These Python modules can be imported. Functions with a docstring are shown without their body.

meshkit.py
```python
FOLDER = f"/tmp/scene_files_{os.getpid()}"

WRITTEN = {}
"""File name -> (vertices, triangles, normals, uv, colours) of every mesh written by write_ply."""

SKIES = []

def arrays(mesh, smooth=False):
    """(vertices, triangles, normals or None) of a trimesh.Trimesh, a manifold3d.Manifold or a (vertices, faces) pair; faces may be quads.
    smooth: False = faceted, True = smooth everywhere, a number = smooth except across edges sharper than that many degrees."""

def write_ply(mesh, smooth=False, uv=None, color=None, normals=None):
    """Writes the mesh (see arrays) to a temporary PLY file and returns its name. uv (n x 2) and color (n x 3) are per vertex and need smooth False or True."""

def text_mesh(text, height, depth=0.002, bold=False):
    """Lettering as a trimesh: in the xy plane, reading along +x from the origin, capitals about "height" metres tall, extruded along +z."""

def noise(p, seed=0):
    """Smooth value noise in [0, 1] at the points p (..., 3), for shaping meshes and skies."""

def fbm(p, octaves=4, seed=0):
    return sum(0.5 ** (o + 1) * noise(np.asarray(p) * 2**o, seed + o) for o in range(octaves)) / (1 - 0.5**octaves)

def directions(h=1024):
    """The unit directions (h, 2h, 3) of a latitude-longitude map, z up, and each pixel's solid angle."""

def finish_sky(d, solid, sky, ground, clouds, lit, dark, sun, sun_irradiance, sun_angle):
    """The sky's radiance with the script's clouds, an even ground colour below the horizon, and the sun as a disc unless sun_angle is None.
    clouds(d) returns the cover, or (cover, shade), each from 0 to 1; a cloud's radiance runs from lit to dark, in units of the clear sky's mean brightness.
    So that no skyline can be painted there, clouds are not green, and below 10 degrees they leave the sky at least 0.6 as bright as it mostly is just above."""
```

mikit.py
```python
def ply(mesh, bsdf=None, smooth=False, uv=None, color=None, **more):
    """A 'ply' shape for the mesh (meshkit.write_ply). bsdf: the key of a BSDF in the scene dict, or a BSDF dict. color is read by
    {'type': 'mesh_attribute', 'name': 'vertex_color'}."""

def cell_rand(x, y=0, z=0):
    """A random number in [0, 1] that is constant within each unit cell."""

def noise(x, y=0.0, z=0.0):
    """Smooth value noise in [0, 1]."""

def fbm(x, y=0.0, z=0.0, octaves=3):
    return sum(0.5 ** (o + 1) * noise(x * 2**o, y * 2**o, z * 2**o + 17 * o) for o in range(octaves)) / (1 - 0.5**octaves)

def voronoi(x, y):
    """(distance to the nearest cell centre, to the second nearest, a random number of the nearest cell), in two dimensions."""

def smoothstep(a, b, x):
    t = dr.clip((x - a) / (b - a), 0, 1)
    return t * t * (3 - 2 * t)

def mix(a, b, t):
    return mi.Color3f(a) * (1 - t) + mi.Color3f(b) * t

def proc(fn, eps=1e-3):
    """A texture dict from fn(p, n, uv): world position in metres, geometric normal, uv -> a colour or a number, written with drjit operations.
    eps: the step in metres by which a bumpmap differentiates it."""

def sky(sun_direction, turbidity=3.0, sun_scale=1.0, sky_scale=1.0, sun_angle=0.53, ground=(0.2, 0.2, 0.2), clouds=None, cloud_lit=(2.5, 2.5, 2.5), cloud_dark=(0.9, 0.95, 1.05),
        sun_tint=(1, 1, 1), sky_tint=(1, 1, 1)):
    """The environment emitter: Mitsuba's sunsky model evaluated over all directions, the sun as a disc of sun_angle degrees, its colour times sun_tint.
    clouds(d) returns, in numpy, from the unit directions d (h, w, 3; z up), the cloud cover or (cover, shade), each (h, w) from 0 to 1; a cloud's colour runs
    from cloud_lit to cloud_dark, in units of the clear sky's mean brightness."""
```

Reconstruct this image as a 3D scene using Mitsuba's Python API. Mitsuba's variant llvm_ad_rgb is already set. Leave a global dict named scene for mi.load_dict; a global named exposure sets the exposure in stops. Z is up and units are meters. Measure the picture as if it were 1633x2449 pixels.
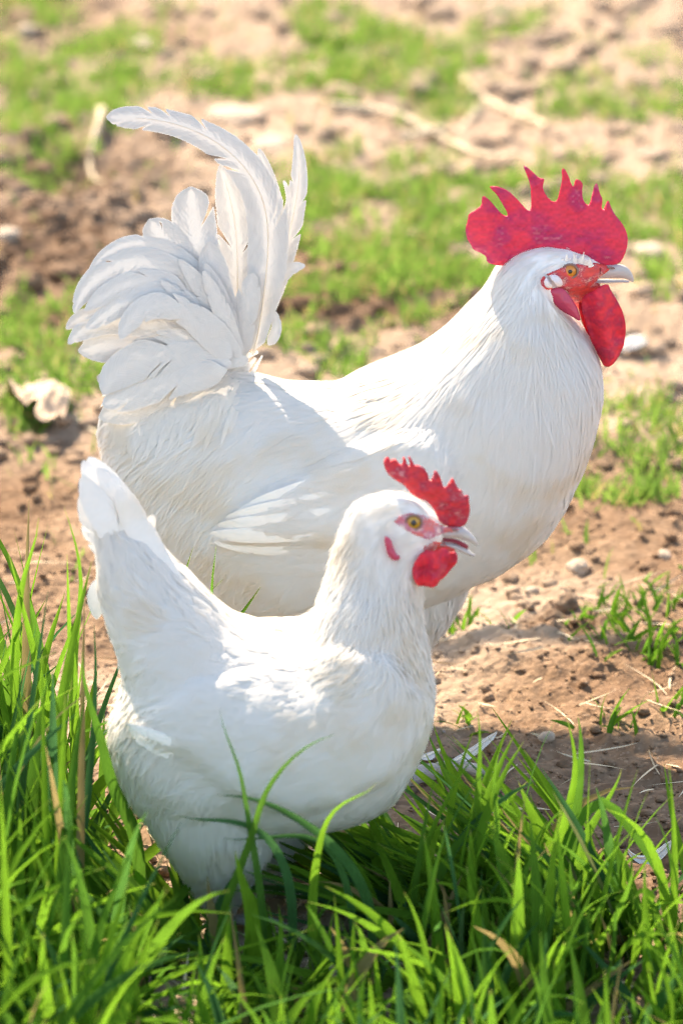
import math, random
import numpy as np, trimesh, mitsuba as mi, mikit, meshkit, drjit as dr
from scipy.interpolate import PchipInterpolator, CubicSpline, LinearNDInterpolator
from scipy.ndimage import map_coordinates
from scipy.spatial import Delaunay, cKDTree
import shapely
from shapely.geometry import Polygon, Point
from mikit import proc, fbm, noise, smoothstep, mix, voronoi

T = mi.ScalarTransform4f
scene, labels = {}, {}
# ------------------------------------------------------------------ camera, sky, exposure
PITCH = math.radians(20.0); CH = 1.52; CY = -3.666; FPX = 10800.0; W0, H0 = 1633.0, 2449.0
FOCUS = 3.72; APERTURE = 0.0142
SUN = (-0.42, 0.74, 1.0)
exposure = 3.36
cp, sp = math.cos(PITCH), math.sin(PITCH)
scene['camera'] = {'type': 'thinlens', 'fov': math.degrees(2 * math.atan(W0 / 2 / FPX)), 'fov_axis': 'x', 'focus_distance': FOCUS,
                   'aperture_radius': APERTURE, 'near_clip': 0.05, 'far_clip': 500.0,
                   'to_world': T().look_at(origin=[0, CY, CH], target=[0, CY + cp, CH - sp], up=[0, 0, 1])}
scene['sky'] = mikit.sky(SUN, turbidity=4.5, sky_scale=1.2, ground=(0.30, 0.24, 0.17), sun_tint=(1, 0.97, 0.92), sky_tint=(1.16, 1.01, 0.83))

CAM = np.array([0, CY, CH])
def ray(uv):
    uv = np.atleast_2d(np.asarray(uv, float)); a = (uv[:, 0] - W0 / 2) / FPX; b = -(uv[:, 1] - H0 / 2) / FPX
    return np.stack([a, cp + b * sp, -sp + b * cp], 1)
def at_y(uv, y):                      # measured points of the photograph carried onto an upright plane at the depth y
    d = ray(uv); t = (np.broadcast_to(y, (len(d),)) - CY) / d[:, 1]
    return CAM + d * t[:, None]
def on_ground(uv):
    d = ray(uv); t = -CH / d[:, 2]
    return CAM + d * t[:, None]
def pix(P):
    q = np.asarray(P, float) - CAM
    z = q[..., 1] * cp - q[..., 2] * sp
    return np.stack([W0 / 2 + FPX * q[..., 0] / z, H0 / 2 - FPX * (q[..., 1] * sp + q[..., 2] * cp) / z], -1)
def D(pts): return np.asarray(pts, float) * 1.04145
def ZT(pts): return np.asarray(pts, float) / 2.24 + [100, 200]
def ZR(pts): return np.asarray(pts, float) / 3.267 + [1080, 360]
def ZH(pts): return np.asarray(pts, float) / 3.92 + [780, 1070]
def ZW(pts): return np.asarray(pts, float) / 2.613 + [150, 1050]

# ------------------------------------------------------------------ materials
def C(r, g, b): return mi.Color3f(r, g, b)
def rgb(r, g, b): return {'type': 'rgb', 'value': [r, g, b]}
MOIST_AND_SHADE = [(on_ground(D([[cx, cy]]))[0], on_ground(D([[cx + rx, cy]]))[0][0] - on_ground(D([[cx, cy]]))[0][0],
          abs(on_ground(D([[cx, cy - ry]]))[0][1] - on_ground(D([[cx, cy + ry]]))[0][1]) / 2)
         for cx, cy, rx, ry in [(150, 400, 290, 110), (80, 560, 330, 150), (1480, 2010, 230, 140), (1240, 1880, 160, 60), (1300, 1430, 150, 40), (760, 730, 180, 40)]]  # moist soil patches; the lower-right pair also paints cast shade into the colour
def moist_shade_np(x, y):
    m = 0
    for c, rx, ry in MOIST_AND_SHADE:
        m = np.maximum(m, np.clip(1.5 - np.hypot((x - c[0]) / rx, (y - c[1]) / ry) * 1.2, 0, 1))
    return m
def soil_color(p, n, uv):
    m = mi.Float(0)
    for c, rx, ry in MOIST_AND_SHADE:
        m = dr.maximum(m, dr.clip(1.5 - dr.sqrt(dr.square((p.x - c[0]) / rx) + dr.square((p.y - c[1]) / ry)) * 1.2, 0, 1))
    a = fbm(p.x * 9, p.y * 9, p.z * 9, 4)
    b = fbm(p.x * 70, p.y * 70, p.z * 70, 3)
    g = noise(p.x * 420, p.y * 420, p.z * 420)
    c = mix(C(0.140, 0.088, 0.055), C(0.215, 0.148, 0.099), smoothstep(0.3, 0.7, a * 0.6 + b * 0.4))
    c = mix(c, C(0.335, 0.262, 0.203), 0.8 * smoothstep(0.35, 0.65, fbm(p.x * 2.3 + 4, p.y * 2.3, 0.0, 2) + 0.30 * dr.clip(p.y - 0.6, -0.8, 0.8)))
    c = mix(c, C(0.10, 0.062, 0.039), 0.55 * smoothstep(0.56, 0.75, b))
    c = mix(c, C(0.36, 0.27, 0.20), 0.45 * smoothstep(0.72, 0.9, g))
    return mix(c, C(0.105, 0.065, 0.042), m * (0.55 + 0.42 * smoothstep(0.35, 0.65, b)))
def soil_bump(p, n, uv): return fbm(p.x * 160, p.y * 160, p.z * 160, 3)
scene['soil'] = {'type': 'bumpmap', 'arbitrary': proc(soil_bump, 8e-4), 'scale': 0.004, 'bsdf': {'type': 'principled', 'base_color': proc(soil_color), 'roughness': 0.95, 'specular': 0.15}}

def plume_color(p, n, uv):
    s = fbm(p.x * 26, p.y * 26, p.z * 26, 3)
    c = mix(C(0.86, 0.85, 0.83), C(0.83, 0.77, 0.67), 0.6 * smoothstep(0.52, 0.74, s))
    barb = noise(uv.x * 9, uv.y * 60, s * 3)
    return c * (0.955 + 0.045 * barb)
scene['white_down'] = {'type': 'principledthin', 'base_color': proc(plume_color), 'roughness': 0.7, 'diff_trans': 0.75, 'eta': 1.2, 'spec_trans': 0.0}
scene['white_plume'] = {'type': 'twosided', 'bsdf': {'type': 'principled', 'base_color': proc(plume_color), 'roughness': 0.62, 'specular': 0.3, 'sheen': 0.25}}
def vane_color(p, n, uv):
    u = dr.abs(uv.x - 0.5) * 2
    st = noise(uv.x * 7 + uv.y * 3, uv.y * 160 + u * 26)
    s = fbm(p.x * 20, p.y * 20, p.z * 20, 3)
    c = mix(C(0.745, 0.735, 0.72), C(0.73, 0.65, 0.56), 0.8 * smoothstep(0.3, 0.0, uv.y) * smoothstep(0.3, 0.7, s))
    return c * (0.93 + 0.07 * st)
scene['white_vane'] = {'type': 'principledthin', 'base_color': proc(vane_color), 'roughness': 0.55, 'diff_trans': 0.34, 'eta': 1.3, 'spec_trans': 0.0}
scene['quill'] = {'type': 'principled', 'base_color': rgb(0.74, 0.68, 0.58), 'roughness': 0.45}
def flesh(base, pale, amount, sc, lo=0.58, hi=0.80):
    def fn(p, n, uv):
        a = fbm(p.x * sc, p.y * sc, p.z * sc, 3); b = noise(p.x * sc * 7, p.y * sc * 7, p.z * sc * 7)
        c = mix(C(*base), C(base[0] * 0.62, base[1] * 0.6, base[2] * 1.3), smoothstep(0.35, 0.7, a))
        c = c * (0.87 + 0.26 * noise(p.x * 430, p.y * 430, p.z * 430))
        return mix(c, C(*pale), amount * smoothstep(lo, hi, a * 0.72 + b * 0.28))
    return fn
def pebbly(p, n, uv): return voronoi(p.x * 560 + p.y * 200, p.z * 560)[0] + noise(p.x * 300, p.y * 300, p.z * 300)
def bumpy(fn, eps, scale, **k): return {'type': 'bumpmap', 'arbitrary': proc(fn, eps), 'scale': scale, 'bsdf': {'type': 'twosided', 'bsdf': {'type': 'principled', **k}}}
scene['rooster_comb_red'] = bumpy(pebbly, 2e-4, 0.0011, base_color=proc(flesh((0.78, 0.042, 0.095), (0.74, 0.26, 0.32), 0.5, 60)), roughness=0.5, specular=0.4)
scene['hen_comb_red'] = bumpy(pebbly, 2e-4, 0.0012, base_color=proc(flesh((0.70, 0.035, 0.045), (0.78, 0.34, 0.34), 0.6, 130)), roughness=0.45, specular=0.5)
scene['wattle_red'] = bumpy(pebbly, 2e-4, 0.0008, base_color=proc(flesh((0.76, 0.03, 0.05), (0.72, 0.14, 0.14), 0.4, 110)), roughness=0.5, specular=0.4)
scene['rooster_face_red'] = bumpy(pebbly, 2e-4, 0.0006, base_color=proc(flesh((0.70, 0.075, 0.065), (0.78, 0.44, 0.36), 0.8, 150, .5, .74)), roughness=0.6)
scene['hen_face_pink'] = bumpy(pebbly, 2e-4, 0.0005, base_color=proc(flesh((0.66, 0.17, 0.17), (0.82, 0.66, 0.62), 1.0, 150, 0.50, 0.74)), roughness=0.6)
scene['ear_skin'] = {'type': 'twosided', 'bsdf': {'type': 'principled', 'base_color': rgb(0.78, 0.72, 0.72), 'roughness': 0.6}}
scene['ear_red'] = {'type': 'twosided', 'bsdf': {'type': 'principled', 'base_color': rgb(0.48, 0.04, 0.10), 'roughness': 0.35, 'specular': 0.6}}
def horn(p, n, uv): return mix(C(0.38, 0.355, 0.375), C(0.56, 0.525, 0.50), fbm(p.x * 120, p.y * 120, p.z * 300, 3)) 
scene['beak_horn'] = {'type': 'twosided', 'bsdf': {'type': 'principled', 'base_color': proc(horn), 'roughness': 0.38, 'specular': 0.5}}
scene['mouth_red'] = {'type': 'twosided', 'bsdf': {'type': 'principled', 'base_color': rgb(0.26, 0.02, 0.045), 'roughness': 0.4}}
scene['iris_yellow'] = {'type': 'principled', 'base_color': rgb(0.42, 0.235, 0.015), 'roughness': 0.25, 'clearcoat': 1.0, 'clearcoat_gloss': 0.95}
scene['iris_orange'] = {'type': 'principled', 'base_color': rgb(0.55, 0.20, 0.015), 'roughness': 0.25, 'clearcoat': 1.0, 'clearcoat_gloss': 0.95}
scene['pupil_black'] = {'type': 'principled', 'base_color': rgb(0.006, 0.006, 0.007), 'roughness': 0.08, 'specular': 0.6, 'clearcoat': 1.0}
scene['eyelid'] = {'type': 'twosided', 'bsdf': {'type': 'principled', 'base_color': rgb(0.24, 0.14, 0.12), 'roughness': 0.6}}
scene['leg_skin'] = {'type': 'twosided', 'bsdf': {'type': 'principled', 'base_color': rgb(0.34, 0.32, 0.33), 'roughness': 0.5}}
def blade_color(p, n, uv):            # u: each blade's own tone, v: from its foot to its tip
    a = mix(C(0.075, 0.185, 0.022), C(0.15, 0.31, 0.022), smoothstep(0.25, 0.8, uv.x))
    a = mix(a, C(0.05, 0.14, 0.05), smoothstep(0.25, 0.1, uv.x))
    a = mix(a, C(0.30, 0.28, 0.10), 0.7 * smoothstep(0.93, 1.0, uv.y) * smoothstep(0.3, 0.6, uv.x))
    a = mix(a, C(0.16, 0.20, 0.07), 0.6 * smoothstep(0.15, 0.0, uv.y))
    a = mix(C(0.28, 0.225, 0.10), a, smoothstep(0.045, 0.06, uv.x))
    return a * (0.85 + 0.3 * noise(uv.x * 400, uv.y * 14, p.z * 60))
scene['grass_leaf'] = {'type': 'principledthin', 'base_color': proc(blade_color), 'roughness': 0.4, 'diff_trans': 1.1, 'eta': 1.4, 'spec_trans': 0.0}
def turf_color(p, n, uv):
    a = mix(C(0.10, 0.19, 0.034), C(0.18, 0.29, 0.052), smoothstep(0.2, 0.8, uv.x))
    return mix(a, C(0.34, 0.28, 0.12), smoothstep(0.90, 0.93, uv.x))
scene['turf_leaf'] = {'type': 'principledthin', 'base_color': proc(turf_color), 'roughness': 0.9, 'diff_trans': 0.9, 'eta': 1.15, 'spec_trans': 0.0}
def stone_color(p, n, uv): return mix(C(0.30, 0.235, 0.18), C(0.44, 0.375, 0.31), fbm(p.x * 60, p.y * 60, p.z * 60, 3))
scene['pale_stone'] = bumpy(soil_bump, 8e-4, 0.003, base_color=proc(stone_color), roughness=0.85)
def straw_color(p, n, uv): return mix(C(0.44, 0.35, 0.23), C(0.60, 0.52, 0.39), fbm(p.x * 40, p.y * 40, p.z * 40, 3))
scene['dry_straw'] = bumpy(soil_bump, 8e-4, 0.002, base_color=proc(straw_color), roughness=0.8)
scene['dead_leaf'] = bumpy(soil_bump, 8e-4, 0.002, base_color=proc(lambda p, n, uv: mix(C(0.40, 0.28, 0.19), C(0.52, 0.42, 0.32), fbm(p.x * 50, p.y * 50, p.z * 50, 3))), roughness=0.75)
scene['grey_wood'] = bumpy(soil_bump, 8e-4, 0.003, base_color=proc(lambda p, n, uv: mix(C(0.30, 0.27, 0.25), C(0.48, 0.45, 0.42), fbm(p.x * 30, p.y * 120, p.z * 120, 3))), roughness=0.85)

# ------------------------------------------------------------------ helpers
def put(key, mesh, bsdf, smooth=False, uv=None):
    k, n = key, 0
    while k in scene: n += 1; k = f'{key}_{n:03d}'
    scene[k] = mikit.ply(mesh, bsdf, smooth=smooth, uv=uv)
    return k
def thing(name, label, cat, group=None):
    k, n = name, 0
    while k in labels: n += 1; k = f'{name}_{n:03d}'
    labels[k] = {'label': label, 'category': cat}
    if group: labels[k]['group'] = group
    return k
def one(name, label, cat, mesh, bsdf, group=None, smooth=True, uv=None):
    k = thing(name, label, cat, group); scene[k] = mikit.ply(mesh, bsdf, smooth=smooth, uv=uv); return k
def unit(v): return v / np.maximum(np.linalg.norm(v, axis=-1, keepdims=True), 1e-12)
def resample(P, k):
    P = np.asarray(P, float)
    if len(P) > 2:
        s = np.r_[0, np.cumsum(np.linalg.norm(np.diff(P, axis=0), axis=1))]; P = CubicSpline(s, P)(np.linspace(0, s[-1], 200))
    s = np.r_[0, np.cumsum(np.linalg.norm(np.diff(P, axis=0), axis=1))]
    t = np.linspace(0, s[-1], k)
    return np.stack([np.interp(t, s, P[:, i]) for i in range(P.shape[1])], 1)
def strips(P, side, nrm, hw, across=3, camber=0.0, edge=None):
    """Ribbons (N,K): P points, side and nrm unit vectors, hw half widths -> one mesh and its uv (v runs from foot to tip)."""
    N, K = hw.shape
    u = np.linspace(-1, 1, across)
    off = np.broadcast_to(u, (N, K, across)) if edge is None else u * edge
    v = P[:, :, None] + side[:, :, None] * (hw[..., None] * off)[..., None] - nrm[:, :, None] * (camber * hw[..., None] * off ** 2)[..., None]
    i, k, a = np.meshgrid(np.arange(N), np.arange(K - 1), np.arange(across - 1), indexing='ij')
    b = ((i * K + k) * across + a).ravel()
    f = np.stack([b, b + 1, b + across + 1, b + across], 1)
    f = np.vstack([f[:, [0, 1, 2]], f[:, [0, 2, 3]]])
    uv = np.stack(np.broadcast_arrays((u / 2 + 0.5)[None, None, :], np.linspace(0, 1, K)[None, :, None] + np.zeros((N, 1, 1))), -1)
    return trimesh.Trimesh(v.reshape(-1, 3), f, process=False), uv.reshape(-1, 2)
def tube(P, R, sides=8, seed=0, rough=0.0):
    P = np.asarray(P, float); K = len(P); t = unit(np.gradient(P, axis=0))
    a = unit(np.cross(t, np.where(np.abs(t[:, 2:]) < 0.9, [0, 0, 1.0], [1.0, 0, 0]))); b = np.cross(t, a)
    ang = np.arange(sides) * 2 * np.pi / sides
    rr = np.broadcast_to(R, (K,))[:, None] * (1 + rough * (np.random.default_rng(seed).random((K, sides)) - 0.5))
    v = (P[:, None] + rr[..., None] * (np.cos(ang)[None, :, None] * a[:, None] + np.sin(ang)[None, :, None] * b[:, None])).reshape(-1, 3)
    i, j = np.meshgrid(np.arange(K - 1), np.arange(sides), indexing='ij')
    q = np.stack([i * sides + j, i * sides + (j + 1) % sides, (i + 1) * sides + (j + 1) % sides, (i + 1) * sides + j], -1).reshape(-1, 4)
    n = len(v); v = np.vstack([v, P[:1], P[-1:]]); j = np.arange(sides)
    f = np.vstack([q[:, [0, 1, 2]], q[:, [0, 2, 3]], np.stack([j * 0 + n, (j + 1) % sides, j], 1), np.stack([j * 0 + n + 1, n - sides + j, n - sides + (j + 1) % sides], 1)])
    return trimesh.Trimesh(v, f, process=False)
def chaikin(p, n=1):
    p = np.asarray(p, float)
    for _ in range(n):
        q = np.roll(p, -1, 0); p = np.stack([p * 0.75 + q * 0.25, p * 0.25 + q * 0.75], 1).reshape(-1, 2)
    return p
def fill(poly, step):
    """Triangles inside a 2-D outline: (points, faces, distance to the outline)."""
    g = Polygon(poly).buffer(0)
    if g.geom_type != 'Polygon': g = max(g.geoms, key=lambda q: q.area)
    ring = g.exterior; n = max(12, int(ring.length / step))
    edge = np.array([ring.interpolate(i / n, normalized=True).coords[0] for i in range(n)])
    x0, y0, x1, y1 = g.bounds
    gx, gy = np.meshgrid(np.arange(x0, x1, step), np.arange(y0, y1, step * 0.87)); gx[1::2] += step / 2
    q = np.stack([gx.ravel(), gy.ravel()], 1)
    pts = shapely.points(q); d = shapely.distance(pts, ring); ok = shapely.contains(g, pts) & (d > step * 0.45)
    v = np.vstack([edge, q[ok]]); dist = np.r_[np.zeros(n), d[ok]]
    f = Delaunay(v).simplices; c = v[f].mean(1)
    f = f[shapely.contains(g, shapely.points(c))]
    e1, e2 = v[f[:, 1]] - v[f[:, 0]], v[f[:, 2]] - v[f[:, 0]]
    area = e1[:, 0] * e2[:, 1] - e1[:, 1] * e2[:, 0]
    f = np.where((area < 0)[:, None], f[:, [0, 2, 1]], f)[np.abs(area) > 1e-12 * step * step]
    return v, f, dist, n
def slab(uvpoly, y0, thick, reach, step=3.0, wobble=None, seed=1):
    """A fleshy flap (comb, wattle): the outline, standing at depth y0, swollen on both sides by up to thick metres."""
    v, f, d, n = fill(uvpoly, step)
    mpp = 1 / 2760.0
    P = at_y(v, y0)
    t = thick * (1 - np.exp(-d * mpp / reach)) + np.where(d > 0, 0.0006, 0)
    t = t * (0.55 + 0.9 * meshkit.fbm(P * 120, 3, seed))
    mid = np.zeros(len(v)) if wobble is None else wobble(v, P)
    A, B = P.copy(), P.copy(); A[:, 1] += mid - t; B[:, 1] += mid + t
    N = len(v); idx = np.arange(N); back = np.where(d > 0, idx + N, idx)
    V = np.vstack([A, B]); F = np.vstack([f[:, [0, 2, 1]], back[f]])
    return trimesh.Trimesh(V, F, process=False)

# ------------------------------------------------------------------ ground
def ground_h(x, y):
    p = np.stack([x, y, 0 * x], -1)
    m = moist_shade_np(x, y)
    h = (meshkit.fbm(p * [7, 7, 1], 3, 3) - 0.5) * 0.035 + (meshkit.fbm(p * [38, 38, 1], 3, 7) - 0.5) * 0.015 * (0.8 + 1.8 * m) + (meshkit.fbm(p * [130, 130, 1], 2, 9) - 0.5) * 0.009
    c = on_ground(D([[150, 385]]))[0]
    h = h - 0.05 * np.exp(-(((x - c[0]) / 0.05) ** 2 + ((y - c[1]) / 0.09) ** 2))
    return h * np.clip(1.6 - np.hypot(x, y - 1) / 6, 0, 1)
def axis(a, b, step, far, g=1.16):
    core = list(np.arange(a, b, step)); lo, hi, s = [], [], step
    while (core[0] if not lo else lo[-1]) > -far: s *= g; lo.append((lo[-1] if lo else core[0]) - s)
    s = step
    while (core[-1] if not hi else hi[-1]) < far: s *= g; hi.append((hi[-1] if hi else core[-1]) + s)
    return np.array(lo[::-1] + core + hi)
gx = axis(-0.62, 0.62, 0.0042, 250); gy = axis(-0.85, 3.3, 0.0062, 250)
X, Y = np.meshgrid(gx, gy); Z = ground_h(X, Y)
nx, ny = len(gx), len(gy); i, j = np.meshgrid(np.arange(ny - 1), np.arange(nx - 1), indexing='ij'); b = (i * nx + j).ravel()
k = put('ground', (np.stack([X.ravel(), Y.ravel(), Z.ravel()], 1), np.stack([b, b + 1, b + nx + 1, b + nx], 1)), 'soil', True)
labels[k] = {'label': 'sunlit sandy brown bare soil with crumbs and clods', 'category': 'ground', 'kind': 'structure'}

def lumps(n, x, y, r, seed, flat=0.7, sink=0.3, sub=1):
    rng = np.random.default_rng(seed); base = trimesh.creation.icosphere(sub); bv = base.vertices
    sh = 1 + 0.55 * (meshkit.noise(bv[None] * 1.7 + rng.random((n, 1, 3)) * 50, 2) - 0.5)
    v = bv[None] * sh[..., None] * r[:, None, None] * np.stack([0.8 + 0.5 * rng.random(n), 0.8 + 0.5 * rng.random(n), np.full(n, flat)], 1)[:, None]
    a = rng.random(n) * 6.28; c, s = np.cos(a)[:, None], np.sin(a)[:, None]
    v = np.stack([v[..., 0] * c - v[..., 1] * s, v[..., 0] * s + v[..., 1] * c, v[..., 2]], -1)
    v += np.stack([x, y, ground_h(x, y) + r * flat * (1 - 2 * sink)], 1)[:, None]
    return trimesh.Trimesh(v.reshape(-1, 3), (base.faces[None] + (np.arange(n) * len(bv))[:, None, None]).reshape(-1, 3), process=False)
rng = np.random.default_rng(5)
n = 7000; x = rng.uniform(-0.6, 0.6, n); y = -0.75 + 3.4 * rng.random(n) ** 1.5
r = 0.0014 + 0.006 * rng.random(n) ** 4 * (1 + y.clip(0) * 0.8); r = r * (1 + .5 * moist_shade_np(x, y))
n2 = 11000; x2 = rng.uniform(-.42, .42, n2); y2 = -.6 + 2.2 * rng.random(n2) ** 1.4; r2 = .0008 + .0024 * rng.random(n2) ** 2
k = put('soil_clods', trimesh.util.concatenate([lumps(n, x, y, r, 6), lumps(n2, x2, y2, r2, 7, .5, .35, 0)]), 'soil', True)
labels[k] = {'label': 'loose crumbs and clods of brown soil lying on the ground', 'category': 'soil', 'kind': 'stuff'}

# ------------------------------------------------------------------ birds
def loft(sections, y0, M=260, TH=96, egg=0.12, power=2.15, shrink=0.004, soft=None):
    """A body from measured cross-sections (upper point, lower point, half width): grid of points (M,TH) and centres."""
    U = at_y([s[0] for s in sections], y0); L = at_y([s[1] for s in sections], y0); w = np.array([s[2] for s in sections])
    q = np.arange(len(sections)); t = np.linspace(0, q[-1], M)
    U, L, w = (PchipInterpolator(q, a)(t) for a in (U, L, w))
    for _ in range(3):
        for a in (U, L, w): a[1:-1] = a[1:-1] * 0.5 + (a[:-2] + a[2:]) * 0.25
    c = (U + L) / 2; e = (U - L) / 2; ln = np.linalg.norm(e, axis=1); ev = np.abs(e[:, 2]) / np.maximum(ln, 1e-9)
    ln2 = np.sqrt(np.maximum(ln ** 2 - (w * sp * ev * 0.95) ** 2, (0.5 * ln) ** 2)); ln2 = ln2 - np.minimum(shrink, 0.05 * ln2)
    e = e * (ln2 / np.maximum(ln, 1e-9))[:, None]
    th = np.arange(TH) * 2 * np.pi / TH; ct, st = np.cos(th), np.sin(th)
    pc, ps = np.sign(ct) * np.abs(ct) ** (2 / power), np.sign(st) * np.abs(st) ** (2 / power)
    S = c[:, None] + e[:, None] * pc[None, :, None]
    S[..., 1] += np.maximum(w - 0.003, w * 0.7)[:, None] * ps * (1 - egg * ct)
    return S, c
def normals(S, c):
    G0 = np.gradient(S, axis=0); E = np.concatenate([S[:, -1:], S, S[:, :1]], 1); G1 = (E[:, 2:] - E[:, :-2]) / 2
    N = unit(np.cross(G0, G1)); s = np.sign(((S - c[:, None]) * N).sum(-1).mean())
    return N * s, G0, G1
def skin(S):
    M, TH = S.shape[:2]; i, j = np.meshgrid(np.arange(M - 1), np.arange(TH), indexing='ij')
    q = np.stack([i * TH + j, (i + 1) * TH + j, (i + 1) * TH + (j + 1) % TH, i * TH + (j + 1) % TH], -1).reshape(-1, 4)
    v = np.vstack([S.reshape(-1, 3), S[0].mean(0)[None], S[-1].mean(0)[None]]); n = M * TH; j = np.arange(TH)
    f = np.vstack([q[:, [0, 1, 2]], q[:, [0, 2, 3]], np.stack([j * 0 + n, j, (j + 1) % TH], 1), np.stack([j * 0 + n + 1, (M - 1) * TH + (j + 1) % TH, (M - 1) * TH + j], 1)])
    m = trimesh.Trimesh(v, f, process=False)
    if m.volume < 0: m.invert()
    return m
def near_pix(P, y0):                  # where the point, or its mirror image on the near side, is seen
    Q = P.copy(); Q[..., 1] = y0 - np.abs(P[..., 1] - y0); return pix(Q)
def bump_zone(S, N, y0, poly, height, soft_in):
    uv = near_pix(S, y0).reshape(-1, 2); g = Polygon(poly); pts = shapely.points(uv)
    d = shapely.distance(pts, g.exterior) * np.where(shapely.contains(g, pts), 1, -1)
    side = np.abs(N[..., 1]).reshape(-1)
    a = np.clip(d / soft_in, 0, 1); a = a * a * (3 - 2 * a)
    return (a * height * np.clip(side * 2, 0, 1)).reshape(S.shape[:2])
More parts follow.
